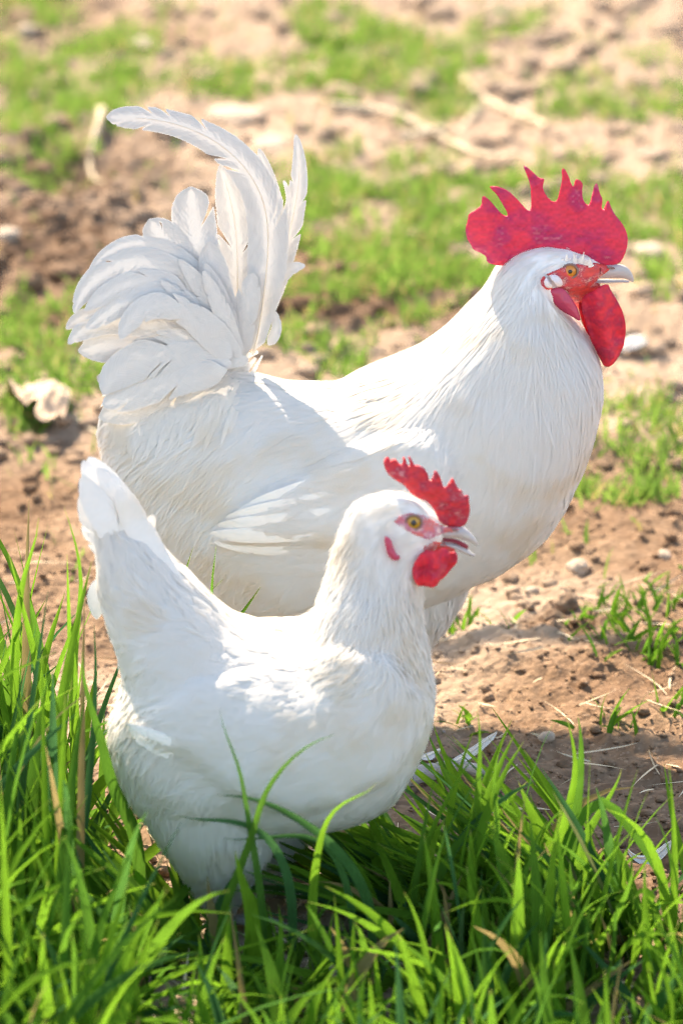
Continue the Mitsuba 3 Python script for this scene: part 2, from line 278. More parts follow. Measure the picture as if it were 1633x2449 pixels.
class Coat:
    """Feathers that grow from a lofted surface and lie along a measured flow."""
    def __init__(self, S, c, y0, anchors):
        self.S, self.y0 = S, y0; self.N, self.G0, self.G1 = normals(S, c)
        self.M, self.TH = S.shape[:2]; self.area = np.linalg.norm(np.cross(self.G0, self.G1), axis=-1)
        a = np.array([r for r in anchors], float); self.apos, self.aval = D(a[:, :2]), a[:, 2:]   # x, y, dx, dy, length mm, width mm
        self.aval[:, :2] = unit(self.aval[:, :2])
    def get(self, A, s, t):
        E = np.concatenate([A, A[:, :1]], 1); tt = np.mod(t, self.TH)
        return np.stack([map_coordinates(E[..., i], [s, tt], order=1, mode='nearest') for i in range(A.shape[-1])], -1)
    def field(self, P):
        uv = near_pix(P, self.y0).reshape(-1, 2)
        d2 = ((uv[:, None] - self.apos[None]) ** 2).sum(-1) + 15 ** 2; w = d2 ** -1.6; w /= w.sum(1, keepdims=True)
        return (w @ self.aval).reshape(P.shape[:-1] + (4,))
    def grow(self, n, seed, mask=None, lift=(0.0003, 0.0016), tip=0.0012, K=7, lenf=1.0, widf=1.0, jitter=0.18, near=0.75, curl=0.0, camber=0.06, blunt=0.5):
        rng = np.random.default_rng(seed); p = self.area.copy(); th = np.arange(self.TH)
        p = p * np.where(self.S[..., 1] < self.y0 + 0.01, 1.0, 1 - near); p = p.ravel() / p.sum()
        ix = rng.choice(self.M * self.TH, n, p=p); s = ix // self.TH + rng.random(n) - 0.5; t = ix % self.TH + rng.random(n) - 0.5; s = s.clip(0, self.M - 1)
        P0 = self.get(self.S, s, t)
        if mask is not None:
            ok = mask(near_pix(P0, self.y0), P0, rng); s, t, P0 = s[ok], t[ok], P0[ok]; n = len(s)
        f0 = self.field(P0); L = f0[:, 2] / 1000 * lenf * (0.7 + 0.6 * rng.random(n)); Wd = f0[:, 3] / 2000 * widf * (0.7 + 0.6 * rng.random(n))
        rot = rng.normal(0, jitter, n); cr, sr = np.cos(rot), np.sin(rot); bend = rng.normal(0, 0.25, n)
        pts, nr = [], []
        for k in range(K):
            P, N, A, B = (self.get(x, s, t) for x in (self.S, self.N, self.G0, self.G1))
            N = unit(N); pts.append(P); nr.append(N)
            f = self.field(P); dx, dz = f[:, 0], -f[:, 1]
            dx, dz = dx * cr - dz * sr, dx * sr + dz * cr
            d = np.stack([dx, 0 * dx, dz], 1); d = unit(d - N * (d * N).sum(1, keepdims=True)) * (L / (K - 1))[:, None]
            aa, bb, ab = (A * A).sum(1), (B * B).sum(1), (A * B).sum(1); da, db = (A * d).sum(1), (B * d).sum(1); det = np.maximum(aa * bb - ab ** 2, 1e-16)
            s = (s + np.clip((bb * da - ab * db) / det, -9, 9)).clip(0, self.M - 1); t = t + np.clip((aa * db - ab * da) / det, -6, 6)
        P, N = np.stack(pts, 1), np.stack(nr, 1); tt = np.linspace(0, 1, K)
        h = rng.uniform(*lift, n)[:, None] * np.clip(tt * 3, 0.1, 1) + (rng.random(n)[:, None] * tip) * tt ** 2 + curl * tt ** 3 * rng.random(n)[:, None]
        P = P + N * h[..., None]
        tg = unit(np.gradient(P, axis=1)); side = unit(np.cross(N, tg)); P = P + side * (bend[:, None] * L[:, None] * 0.12 * tt ** 2)[..., None]
        prof = np.clip(np.minimum(0.35 + tt * 1.6, 1) * (1 - tt ** (2.2 / blunt)) ** 0.6, 0.03, 1)
        roll = rng.normal(0, 0.06, n)[:, None, None]; nn = unit(N + side * roll); side = unit(np.cross(nn, tg))
        m, uv = strips(P, side, nn, Wd[:, None] * prof[None], 3, camber)
        sh = N[:, :, None] + side[:, :, None] * (np.array([-1, 0, 1.0]) * 0.14)[None, None, :, None] + (rng.normal(0, .045, (n, 1, 1, 3)))
        return m, uv, unit(sh).reshape(-1, 3)
def cat(parts):
    m = trimesh.util.concatenate([p[0] for p in parts]); return m, np.vstack([p[1] for p in parts])
def coat(key, *parts, label=None):
    m, uv = cat(parts); path = meshkit.write_ply(m, False, uv, None, np.vstack([p[2] for p in parts]))
    scene[key] = {'type': 'ply', 'filename': path, 'face_normals': False, 'bsdf': {'type': 'ref', 'id': 'white_down'}}
    labels[key] = {'kind': 'stuff', **({'label': label} if label else {})}
def front_of(S, N, y0):
    P = S.reshape(-1, 3); ok = ((P - CAM) * N.reshape(-1, 3)).sum(1) < 0; P = P[ok]; uv = pix(P)
    dep = LinearNDInterpolator(uv, P[:, 1]); kd = cKDTree(uv)
    def fn(q):
        q = np.asarray(q, float); y = dep(q); return np.where(np.isnan(y), P[kd.query(q)[1], 1], y)
    return fn
def patch(uvpoly, front, out=0.0012, step=3.0, rim=2.0, puff=0.0, y0=None):
    """A patch of bare skin that follows the head beneath it, its rim sunk in."""
    v, f, d, n = fill(uvpoly, step); y = front(v)
    P = at_y(v, y); e = np.clip(d / rim, 0, 1)
    P += unit(CAM - P) * ((out + 0.0015) * e - 0.0015 + puff * np.clip(d / 14, 0, 1) ** 0.5)[:, None]
    P += unit(CAM - P) * ((meshkit.fbm(P * 260, 3, 4) - 0.5) * 0.0014 * e)[:, None]
    return trimesh.Trimesh(P, f[:, [0, 2, 1]], process=False)
def feather(pts, hw, ys, seed, K=56, across=9, rounded=0.12, notches=1, cup=0.15, lean=0.0, up=0.25, bias=1.1, wav=0.007):
    """A long feather: its shaft through the measured points (foot first) at the depths ys, half widths in pixels."""
    rng = np.random.default_rng(seed); pts = np.asarray(pts, float); k = len(pts)
    y = np.interp(np.linspace(0, 1, k), np.linspace(0, 1, len(ys)), ys)
    P = resample(at_y(pts, y), K); tt = np.linspace(0, 1, K); tg = unit(np.gradient(P, axis=0))
    nn = np.broadcast_to(unit(np.array([0.0, -1.0, up])), P.shape) + lean * np.array([1.0, 0, 0])
    side = unit(np.cross(nn, tg)); nn = unit(np.cross(tg, side))
    w = PchipInterpolator(np.linspace(0, 1, len(hw)), hw)(tt) / 2760.0
    w = w * np.where(tt > 1 - rounded, np.sqrt(np.clip(1 - ((tt - 1 + rounded) / rounded) ** 2, 0.004, 1)), 1)
    ln = np.linalg.norm(np.diff(P, axis=0), axis=1).sum(); nb = int(np.clip(ln / 0.0012, 40, 220)); J = 7; g = np.linspace(0, 1, J)
    Fs = lambda A, q: np.stack([np.interp(q, tt, A[:, i]) for i in range(A.shape[1])], -1)
    out = []
    for sgn in (-1, 1):                                    # the vane: barbs side by side, here and there split into bunches
        t0 = np.linspace(0.02, 0.995, nb); hwm = np.interp(t0, tt, w); reach = np.clip(hwm / ln * 1.5, .02, .3)
        bunch = np.zeros(nb); cuts = np.sort(rng.choice(np.arange(int(nb * .3), nb - 3), max(notches, 0) + 1, replace=False))
        for q in cuts: bunch[q:] += rng.uniform(-.015, .015); reach[max(q - 5, 0):q] *= np.linspace(1, .72, q - max(q - 5, 0)); reach[q:q + 4] *= np.linspace(1.25, 1, len(reach[q:q + 4]))
        q = (t0[:, None] + reach[:, None] * g[None] ** 1.25); lenf = 1 + wav * 2 * rng.normal(0, 1, nb) + bunch
        over = np.clip(q, 0, 1); W = np.interp(over, tt, w); B = Fs(P, over); Sd = Fs(side, over); Nn = Fs(nn, over)
        u = g[None] * lenf[:, None]
        X = B + Sd * (sgn * W * u)[..., None] - Nn * (cup * W * u ** 2)[..., None] + Nn * ((rng.normal(0, .0001, (nb, 1)) * g[None])[..., None])
        tg_ = unit(np.gradient(X, axis=1)); sd_ = unit(np.cross(Nn, tg_)); wd = np.full((nb, J), ln / nb * 0.95) * np.where(g > .9, .5, 1)[None]
        mm, _ = strips(X, sd_, np.cross(tg_, sd_), wd, 2, 0.0)
        out.append((mm, np.stack([0.5 + 0.5 * sgn * np.repeat(u.ravel(), 2), np.repeat(over.ravel(), 2)], 1), unit(np.repeat((Nn + Sd * (sgn * cup * 1.2 * u)[..., None] + rng.normal(0, .022, (nb, 1, 3)) + bias * unit(np.array([-.25, -1, .45]))).reshape(-1, 3), 2, 0))))
    m, uv = cat(out); m.metadata['nrm'] = np.vstack([o[2] for o in out])
    m.vertices += unit(np.array([0, -1, .25])) * ((meshkit.fbm(np.array(m.vertices) * 55, 2, seed) - 0.5) * 0.003)[:, None]
    shaft = tube(P[: int(K * 0.93)] + nn[: int(K * 0.93)] * 0.0008, np.linspace(0.0007, 0.0002, int(K * 0.93)), 6)
    return m, uv, shaft
def add_feather(root, name, args, shaft=True, mat='white_vane', **kw):
    m, uv, sh = feather(*args, **kw)
    k, n = f'{root}__{name}', 0
    while k in scene: n += 1; k = f'{root}__{name}_{n:03d}'
    scene[k] = {'type': 'ply', 'filename': meshkit.write_ply(m, False, uv, None, m.metadata['nrm']), 'face_normals': False, 'bsdf': {'type': 'ref', 'id': mat}}
    if shaft: put(f'{k}__shaft', sh, 'quill', True)
    return k
def eye(root, uvc, rpx, iris, front, prpx, lid=1.35):
    c = at_y([uvc], front(np.array([uvc])))[0]; r = rpx / 2760.0; d = unit(CAM - c); d = unit(d * [1, 1, 0.3])
    def dome(rad, flat, lift):
        s = trimesh.creation.icosphere(4); v = np.array(s.vertices); a = unit(np.cross(d, [0, 0, 1])); b_ = np.cross(a, d)
        m = trimesh.Trimesh(c + d * lift + rad * (v[:, :1] * a + v[:, 1:2] * b_) + flat * v[:, 2:] * d, s.faces, process=False)
        if m.volume < 0: m.invert()
        return m
    k = put(f'{root}__eye', dome(r * 1.04, r * 0.62, 0.0006), iris, True)
    put(f'{k}__pupil', dome(prpx / 2760.0, r * 0.30, 0.0006 + r * 0.50), 'pupil_black', True)
    a = unit(np.cross(d, [0, 0, 1])); b_ = np.cross(a, d); an = np.linspace(0, 2 * np.pi, 40)
    ring = c + d * 0.0014 + r * 1.13 * (np.cos(an)[:, None] * a * 1.1 + np.sin(an)[:, None] * b_)
    put(f'{k}__eyelid', tube(ring, r * 0.2, 8), 'eyelid', True)
def leg(root, hip, ankle, foot, toe_len, fwd=1.0, r=0.0065):
    pts = [hip, ankle, foot]
    k = put(f'{root}__leg', tube(resample(np.array([ankle, (np.array(ankle) + foot) / 2 + [0.002, 0, 0], foot]), 14), np.interp(np.linspace(0, 1, 14), [0, .2, .8, 1], [r * 1.25, r, r * .95, r * 1.15]), 10, 1, 0.08), 'leg_skin', True)
    for a, l in ((0.0, 1.0), (0.5, 0.85), (-0.5, 0.85), (2.9, 0.45)):
        e = np.array(foot) + [math.cos(a) * l * toe_len * fwd, math.sin(a) * l * toe_len, 0]; e[2] = ground_h(e[0], e[1]) + 0.005
        P = resample(np.array([foot, (np.array(foot) + e) / 2 + [0, 0, 0.004], e, e + [0.35 * (e - foot)[0], 0.35 * (e - foot)[1], -0.003]]), 12)
        put(f'{k}__toe', tube(P, np.interp(np.linspace(0, 1, 12), [0, .75, 1], [r * .75, r * .55, 0.0008]), 8, 2, 0.1), 'leg_skin', True)
    return k

# ---- rooster ------------------------------------------------------
RY = 0.0
rooster = thing('rooster', 'large white rooster with tall red comb and curved tail plumes standing behind the hen', 'rooster')
RS = [((262, 880), (228, 1010), .018), ((340, 862), (240, 1120), .042), ((480, 850), (300, 1245), .066), ((590, 852), (420, 1370), .082), ((680, 868), (560, 1445), .092), ((760, 868), (700, 1470), .096),
      ((830, 838), (850, 1455), .100), ((900, 812), (985, 1400), .102), ((958, 786), (1085, 1348), .102), ((1008, 752), (1185, 1290), .099), ((1048, 716), (1280, 1195), .093), ((1083, 677), (1352, 1065), .083),
      ((1113, 638), (1390, 935), .069), ((1138, 608), (1378, 845), .054), ((1164, 588), (1335, 750), .040), ((1200, 573), (1285, 695), .029), ((1250, 562), (1288, 680), .0235), ((1300, 566), (1318, 672), .020), ((1345, 582), (1350, 662), .0155), ((1378, 600), (1372, 640), .009)]
S, c = loft([(D([u])[0], D([l])[0], w) for u, l, w in RS], RY)
N, _, _ = normals(S, c)
wing = D([(1010, 990), (900, 985), (760, 1040), (620, 1110), (500, 1200), (470, 1250), (520, 1262), (640, 1262), (780, 1262), (900, 1290), (1000, 1260), (1060, 1160), (1060, 1060)])
cape = D([(1020, 700), (980, 800), (960, 920), (980, 1010), (1020, 1090), (1120, 1150), (1240, 1160), (1330, 1110), (1420, 1000), (1420, 800), (1300, 640), (1150, 560)])
S = S + N * (bump_zone(S, N, RY, wing, 0.011, 45) + bump_zone(S, N, RY, cape, 0.003, 70))[..., None]
S = S + N * ((meshkit.fbm(S * 22, 2, 3) - 0.5) * 0.008)[..., None] * np.clip(np.linspace(260, 0, 260) / 60, 0.1, 1)[:, None, None]
put(f'{rooster}__body', skin(S), 'white_plume', True)
RA = [(300, 1000, -.8, .5, 45, 7), (280, 1120, -.6, .8, 45, 6), (400, 940, -1, .25, 50, 6), (520, 900, -1, .25, 45, 6), (600, 870, -.9, .35, 40, 6), (480, 1080, -.55, .8, 60, 4.5), (600, 1000, -.7, .65, 55, 5), (700, 900, -.95, .2, 45, 6), (720, 960, -.85, .4, 45, 7),
      (380, 1250, -.5, .9, 50, 5), (500, 1350, -.5, .85, 45, 6), (650, 1400, -.7, .6, 40, 8), (640, 1180, -1, .35, 45, 9), (800, 1100, -1, .35, 35, 11), (920, 1050, -.9, .5, 32, 10), (850, 1250, -1, .15, 45, 10), (650, 1255, -1, .12, 50, 9),
      (870, 840, -.9, .3, 45, 5), (960, 820, -.7, .6, 55, 4), (1050, 760, -.5, .8, 58, 3.2), (1030, 900, -.35, .95, 60, 3.4), (1000, 1000, -.3, 1, 50, 4), (1120, 700, -.25, 1, 50, 2.6), (1150, 900, -.1, 1, 60, 3.2), (1200, 1050, -.15, 1, 45, 4), (1180, 630, -.4, 1, 28, 2.2), (1230, 590, -.8, .5, 14, 1.8),
      (1300, 580, -1, .2, 10, 1.5), (1340, 600, -1, .3, 8, 1.4), (1230, 700, -.1, 1, 38, 2.4), (1300, 800, .15, 1, 48, 3), (1300, 950, .05, 1, 50, 4), (1380, 950, .1, 1, 30, 6), (1340, 1080, -.2, 1, 30, 9), (1230, 1220, -.5, .9, 30, 10), (1080, 1300, -.8, .6, 30, 11), (1000, 1180, -.7, .7, 30, 11), (1360, 850, .2, 1, 30, 4), (1280, 680, -.3, 1, 12, 2)]
rface_uv = ZR([(690, 1000), (720, 968), (800, 935), (880, 900), (960, 878), (1050, 885), (1110, 868), (1200, 888), (1245, 925), (1190, 965), (1140, 1000), (1130, 1030), (1170, 1045), (1130, 1120), (1070, 1220), (1010, 1270), (940, 1160), (880, 1075), (800, 1080), (740, 1095), (690, 1045)])
ear_uv = chaikin(ZR([(720, 1000), (760, 965), (810, 962), (855, 990), (872, 1030), (865, 1065), (800, 1075), (740, 1080), (715, 1040)]), 2)
lobe_uv = chaikin(ZR([(740, 1088), (800, 1072), (870, 1068), (930, 1140), (985, 1230), (1015, 1345), (940, 1295), (860, 1255), (800, 1195)]), 2)
rf = shapely.union_all([Polygon(rface_uv), Polygon(ear_uv).buffer(3), Polygon(lobe_uv).buffer(2)])
def rmask(uv, P, rng): return ~shapely.contains(rf.buffer(-1), shapely.points(uv))
R = Coat(S, c, RY, RA)
rfront = front_of(S, R.N, RY)
def only(poly, inv=False):
    g = Polygon(poly)
    def fn(uv, P, rng): return (shapely.contains(g, shapely.points(uv)) ^ inv) & rmask(uv, P, rng)
    return fn
coat(f'{rooster}__plumage', R.grow(6500, 11, rmask), R.grow(11000, 12, rmask, widf=0.35, lift=(0.0003, 0.0013), tip=.0009, jitter=0.2))
coat(f'{rooster}__hackle', R.grow(14000, 13, only(cape), widf=0.42, lift=(0.0004, 0.0014), tip=0.0009, jitter=0.10, K=8), label='fine long white neck feathers')
fluffz = D([(220, 880), (420, 900), (620, 1000), (560, 1250), (760, 1480), (420, 1480), (220, 1200)])
coat(f'{rooster}__fluff', R.grow(11000, 14, only(fluffz), widf=0.42, lift=(0.0004, 0.0016), tip=0.0015, jitter=0.16, curl=0.003, K=8), label='loose downy white feathers of the rump')

TF = [  # name, points (foot first), half widths, depths, options
 ('sickle_feather', ZT([(1130, 1450), (1165, 1300), (1198, 1050), (1212, 830), (1185, 630), (1110, 480), (1000, 360), (850, 265), (690, 208), (520, 182), (352, 178)]), [14, 26, 40, 46, 46, 42, 38, 33, 28, 26, 22], (-.004, -.012, -.02, -.03), dict(K=80, notches=4, rounded=.06)),
 ('sickle_feather', ZT([(1040, 1450), (1045, 1250), (1048, 1000), (1040, 800), (1005, 600), (955, 440)]), [14, 24, 36, 42, 36, 18], (.004, .008), dict(rounded=.18)),
 ('tail_feather', ZT([(1120, 1440), (1160, 1280), (1205, 1050), (1235, 880), (1240, 720), (1215, 520), (1163, 350)]), [12, 20, 26, 28, 26, 18, 4], (.010, .014), dict(rounded=.03)),
 ('tail_feather', ZT([(1140, 1440), (1195, 1220), (1250, 1050), (1310, 850), (1358, 650), (1378, 480), (1360, 275)]), [10, 20, 28, 28, 24, 18, 4], (.014, .022), dict(rounded=.03)),
 ('tail_feather', ZT([(1170, 1350), (1240, 1050), (1290, 850), (1322, 680), (1320, 600), (1297, 522)]), [8, 12, 12, 9, 6, 2], (.006, .006), dict(rounded=.02, notches=1)),
 ('tail_feather', ZT([(1180, 1250), (1235, 1120), (1290, 1030), (1340, 990), (1405, 975)]), [8, 12, 15, 14, 10], (.002, -.004), dict(rounded=.2, notches=1)),
 ('tail_feather', ZT([(1210, 1400), (1248, 1340), (1258, 1290), (1240, 1215)]), [8, 13, 10, 3], (.0, -.004), dict(rounded=.1, notches=1)),
 ('tail_covert', ZT([(1070, 1450), (1010, 1300), (935, 1110), (860, 930), (815, 740), (798, 556)]), [14, 26, 36, 44, 50, 46], (-.008, -.016), dict(rounded=.16)),
 ('tail_covert', ZT([(1060, 1460), (985, 1300), (880, 1130), (760, 980), (660, 850), (580, 728)]), [14, 28, 38, 46, 50, 48], (-.010, -.02), dict(rounded=.2)),
 ('tail_covert', ZT([(1050, 1460), (930, 1180), (780, 970), (600, 862), (450, 860), (330, 925), (250, 1020)]), [14, 22, 24, 22, 20, 16, 6], (-.014, -.03), dict(rounded=.1)),
 ('tail_covert', ZT([(1040, 1460), (950, 1330), (850, 1170), (700, 1010), (550, 955), (380, 985), (240, 1100), (175, 1222)]), [16, 26, 32, 34, 34, 32, 26, 10], (-.018, -.036), dict(rounded=.1)),
 ('tail_covert', ZT([(1035, 1465), (940, 1340), (830, 1190), (680, 1085), (520, 1065), (350, 1125), (235, 1210)]), [16, 26, 30, 30, 30, 24, 8], (-.022, -.042), dict(rounded=.1)),
 ('tail_covert', ZT([(1030, 1465), (920, 1360), (800, 1215), (680, 1140), (520, 1140), (360, 1225), (240, 1310)]), [16, 26, 30, 30, 30, 24, 10], (-.026, -.046), dict(rounded=.1)),
 ('tail_covert', ZT([(1030, 1470), (930, 1390), (820, 1265), (700, 1195), (580, 1195), (470, 1275), (425, 1365)]), [16, 26, 30, 30, 30, 24, 10], (-.032, -.056), dict(rounded=.1)),
 ('tail_covert', ZT([(1030, 1475), (880, 1420), (700, 1330), (500, 1275), (350, 1275), (220, 1325), (145, 1390)]), [18, 28, 32, 34, 32, 26, 10], (-.024, -.04), dict(rounded=.1)),
 ('tail_covert', ZT([(1000, 1460), (800, 1330), (500, 1215), (350, 1235), (200, 1262), (135, 1312)]), [16, 28, 30, 30, 24, 12], (-.012, -.02), dict(rounded=.12)),
 ('tail_covert', ZT([(1020, 1490), (880, 1460), (700, 1400), (500, 1380), (330, 1410), (200, 1430)]), [20, 34, 46, 46, 40, 20], (-.020, -.03), dict(rounded=.15)),
 ('tail_covert', ZT([(1030, 1500), (900, 1480), (720, 1450), (540, 1480), (400, 1560), (330, 1660)]), [20, 34, 44, 46, 40, 20], (-.034, -.05), dict(rounded=.15)),
 ('tail_covert', ZT([(1000, 1520), (850, 1520), (650, 1530), (450, 1580), (300, 1572)]), [20, 36, 42, 40, 20], (-.020, -.03), dict(rounded=.15)),
 ('tail_covert', ZT([(1000, 1530), (850, 1560), (650, 1600), (480, 1660), (330, 1720)]), [20, 36, 42, 40, 22], (-.04, -.05), dict(rounded=.15)),
 ('tail_covert', ZT([(980, 1540), (800, 1590), (600, 1680), (440, 1740), (310, 1790)]), [20, 36, 42, 40, 18], (-.03, -.04), dict(rounded=.15)),
 ('tail_covert', ZT([(1050, 1470), (960, 1290), (850, 1100), (740, 950), (640, 900), (560, 900)]), [16, 28, 34, 34, 30, 20], (-.006, -.01), dict(rounded=.2)),
 ('tail_covert', ZT([(1060, 1470), (1010, 1340), (960, 1150), (920, 1000), (900, 850)]), [16, 26, 32, 34, 26], (-.014, -.022), dict(rounded=.25)),
 ('tail_covert', ZT([(1080, 1470), (1080, 1330), (1100, 1180), (1130, 1020)]), [16, 24, 28, 22], (-.014, -.018), dict(rounded=.3))]
for q, (nm, pts, hw, ys, kw) in enumerate(TF):
    add_feather(rooster, nm, (pts, hw, ys, 100 + q), shaft=q < 4, **kw)
for q, (nm, pts, hw, ys, kw) in enumerate(TF[9:21]):          # the far half of the tail
    pts = np.asarray(pts); pts = pts[0] + (pts - pts[0]) * 0.93 + [8, 4]
    add_feather(rooster, nm, (pts, hw, tuple(0.012 - y for y in ys), 200 + q), shaft=False, **kw)

def fan(key, n, seed, start, spread, ang, length, depth, hw, label, bend=(-.1, .9), conv=ZT, on=None, xmin=-1e9):
    """Soft narrow feathers spreading from the root of the tail."""
    q = np.random.default_rng(seed); K = 9; a0 = np.radians(q.uniform(*ang, n)); L = q.uniform(*length, n) * (.8 + .3 * np.cos(a0 - 2.6)); bd = q.uniform(*bend, n)
    P2 = np.asarray(start, float)[q.integers(0, len(start), n)] + q.normal(0, 1, (n, 2)) * spread; pts = [P2]
    for g in range(K - 1): a = a0 + bd * (g / K) ** 1.2; P2 = P2 + (L / (K - 1))[:, None] * np.stack([np.cos(a), -np.sin(a)], 1); pts.append(P2)
    pts = np.stack(pts, 1); pts = pts[pts[..., 0].min(1) > xmin]; n = len(pts); tt = np.linspace(0, 1, K); y0 = q.uniform(*depth, n)
    y = y0[:, None] + .012 * (1 - tt)[None] - .004 * tt[None] ** 2
    if on is not None: y = on(conv(pts.reshape(-1, 2))).reshape(n, K) - q.uniform(.0008, .0032, n)[:, None] * (.4 + tt[None])
    P = at_y(conv(pts.reshape(-1, 2)), y.ravel()).reshape(n, K, 3); tg = unit(np.gradient(P, axis=1))
    nn = np.broadcast_to(unit(np.array([-.1, -1, .4])), P.shape); side = unit(np.cross(nn, tg))
    w = q.uniform(*hw, n)[:, None] / 2760 * np.clip(np.minimum(.4 + tt * 2, 1) * (1 - tt ** 6), .03, 1)[None]
    m, uv = strips(P, side, nn, w, 3, .1)
    nr = nn[:, :, None] + side[:, :, None] * (np.array([-1, 0, 1.]) * .08)[None, None, :, None] + q.normal(0, .03, (n, 1, 1, 3))
    coat(key, (m, uv, unit(nr).reshape(-1, 3)), label=label)
for q, pts in enumerate([[(860, 1085), (760, 1105), (650, 1140), (545, 1175)], [(880, 1125), (760, 1145), (640, 1168), (520, 1190)], [(880, 1165), (750, 1185), (620, 1200), (500, 1208)], [(890, 1200), (750, 1218), (610, 1230), (485, 1226)], [(900, 1238), (760, 1252), (620, 1258), (495, 1246)]]):
    pts = resample(D(pts), 7); y = rfront(pts) + np.linspace(.002, -.0020, 7) - .0004 * q
    add_feather(rooster, 'wing_feather', (pts, [14, 19, 19, 12], tuple(y), 560 + q), shaft=False, mat='white_plume', rounded=.25, notches=0, cup=.2, up=.02, bias=0)
frng = np.random.default_rng(9)
for q in range(13):                                        # shorter feathers that overlap towards the root of the tail
    a0 = math.radians(100 + 94 * ((q * 5) % 13 + frng.random()) / 13); ln_ = (640 - 14 * q) * frng.uniform(.85, 1.05) * (.72 + .28 * math.sin(a0 - .6) ** 2); bd = frng.uniform(.1, .75) * (1 if a0 > 2 else .35)
    pts = [np.array([1050 + frng.normal(0, 26), 1475 + frng.normal(0, 20)])]
    for g_ in range(6): pts.append(pts[-1] + ln_ / 6 * np.array([math.cos(a0 + bd * (g_ / 6) ** 1.3), -math.sin(a0 + bd * (g_ / 6) ** 1.3)]))
    h_ = frng.uniform(15, 23); y_ = -.020 - .0009 * q
    add_feather(rooster, 'tail_covert', (ZT(pts), [12, h_ * .8, h_, h_ * .8, h_ * .35], (y_ + .004, y_ - .006, y_ - .010), 600 + q), shaft=False, rounded=.2, notches=1, cup=.1)
fan(f'{rooster}__saddle_fluff', 2600, 10, [(980, 1530), (860, 1550), (760, 1580), (660, 1600), (560, 1640), (480, 1660)], (60, 60), (200, 244), (120, 460), (0, 0), (5, 11), 'soft white feathers hanging over the rump', (-.1, .5), on=rfront, xmin=318)
comb_uv = chaikin(ZR([(1310, 885), (1350, 820), (1380, 720), (1370, 640), (1330, 570), (1280, 515), (1250, 460), (1225, 390), (1205, 430), (1190, 470), (1170, 465), (1185, 390), (1160, 350), (1140, 262), (1120, 280), (1100, 350), (1080, 430), (1060, 435), (1030, 400), (1020, 340), (1028, 270), (1000, 235), (965, 228), (955, 290), (935, 270), (915, 200), (875, 125), (855, 150), (865, 210), (845, 310), (825, 390), (795, 405), (740, 355), (710, 290), (715, 250), (725, 210), (680, 205), (640, 165), (565, 98), (560, 120), (590, 190), (615, 270), (620, 370), (620, 460), (590, 465), (545, 410), (470, 330), (420, 290), (340, 265), (295, 268), (300, 285), (350, 330), (390, 400), (440, 490), (430, 510), (390, 490), (340, 430), (290, 370), (240, 335), (232, 380), (235, 410), (190, 450), (130, 480), (125, 530), (105, 600), (115, 680), (155, 740), (165, 770), (250, 810), (270, 830), (275, 870), (320, 890), (390, 900), (450, 885), (510, 850), (570, 810), (650, 790), (760, 790), (850, 800), (900, 830), (1000, 850), (1090, 870), (1120, 895), (1200, 905)]), 1)
def rwob(v, P):
    a = (meshkit.fbm(P * [14, 0, 9], 2, 12) - 0.5) * 0.03; up = np.clip((ZR([(0, 800)])[0][1] - v[:, 1]) / 150, 0, 1); return a * up
put(f'{rooster}__comb', slab(comb_uv, RY, 0.0052, 0.010, 2.6, rwob), 'rooster_comb_red', True)
wa = chaikin(ZR([(1150, 1050), (1220, 1040), (1240, 1090), (1290, 1170), (1340, 1260), (1365, 1380), (1350, 1520), (1310, 1620), (1200, 1705), (1160, 1640), (1120, 1560), (1080, 1470), (1050, 1360), (1010, 1240), (1020, 1150), (1090, 1100)]), 2)
def fold(v, P):
    e = at_y(ZR([(1190, 1050)]), RY)[0]; return 0.004 * np.sin((P[:, 0] - e[0]) * 260 + (P[:, 2] - e[2]) * 50) + (meshkit.fbm(P * 70, 2, 5) - 0.5) * 0.006
put(f'{rooster}__wattle', slab(wa, RY - 0.016, 0.0042, 0.005, 2.6, fold), 'wattle_red', True)
wb = chaikin(ZR([(980, 1190), (1040, 1150), (1130, 1100), (1200, 1100), (1270, 1200), (1310, 1300), (1330, 1420), (1310, 1520), (1200, 1640), (1130, 1560), (1050, 1420), (1010, 1320)]), 2)
put(f'{rooster}__wattle', slab(wb, RY + 0.008, 0.004, 0.005, 3.0, fold), 'wattle_red', True)
put(f'{rooster}__face', patch(chaikin(rface_uv, 1), rfront, .0022), 'rooster_face_red', True)
k = put(f'{rooster}__earlobe', patch(ear_uv, rfront, 0.0050, 2.2, 3, 0.005), 'ear_skin', True)
labels[k] = {'label': 'round white earlobe behind the eye'}
k = put(f'{rooster}__earlobe', slab(lobe_uv, float(rfront(lobe_uv).min()) + .004, 0.0036, 0.005, 2.4), 'ear_red', True)
labels[k] = {'label': 'drooping red lobe below the white earlobe'}
eye(rooster, ZR([(925, 938)])[0], 14.2, 'iris_orange', rfront, 5.2)
def horn_loft(secs, y0, conv): 
    S_, c_ = loft([(conv([u])[0], conv([l])[0], w) for u, l, w in secs], y0, 60, 28, 0.0, 2.0, 0.0003); return skin(S_)
put(f'{rooster}__upper_beak', horn_loft([((1120, 905), (1120, 1000), .0075), ((1190, 885), (1200, 1000), .0082), ((1270, 880), (1280, 998), .0075), ((1330, 885), (1330, 1000), .006), ((1375, 910), (1370, 1008), .0042), ((1408, 955), (1400, 1022), .0026), ((1424, 1005), (1412, 1032), .0012)], RY, ZR), 'beak_horn', True)
put(f'{rooster}__lower_beak', horn_loft([((1110, 1000), (1120, 1035), .0065), ((1200, 1000), (1210, 1036), .006), ((1300, 1002), (1300, 1034), .0045), ((1390, 1012), (1385, 1034), .002)], RY, ZR), 'beak_horn', True)
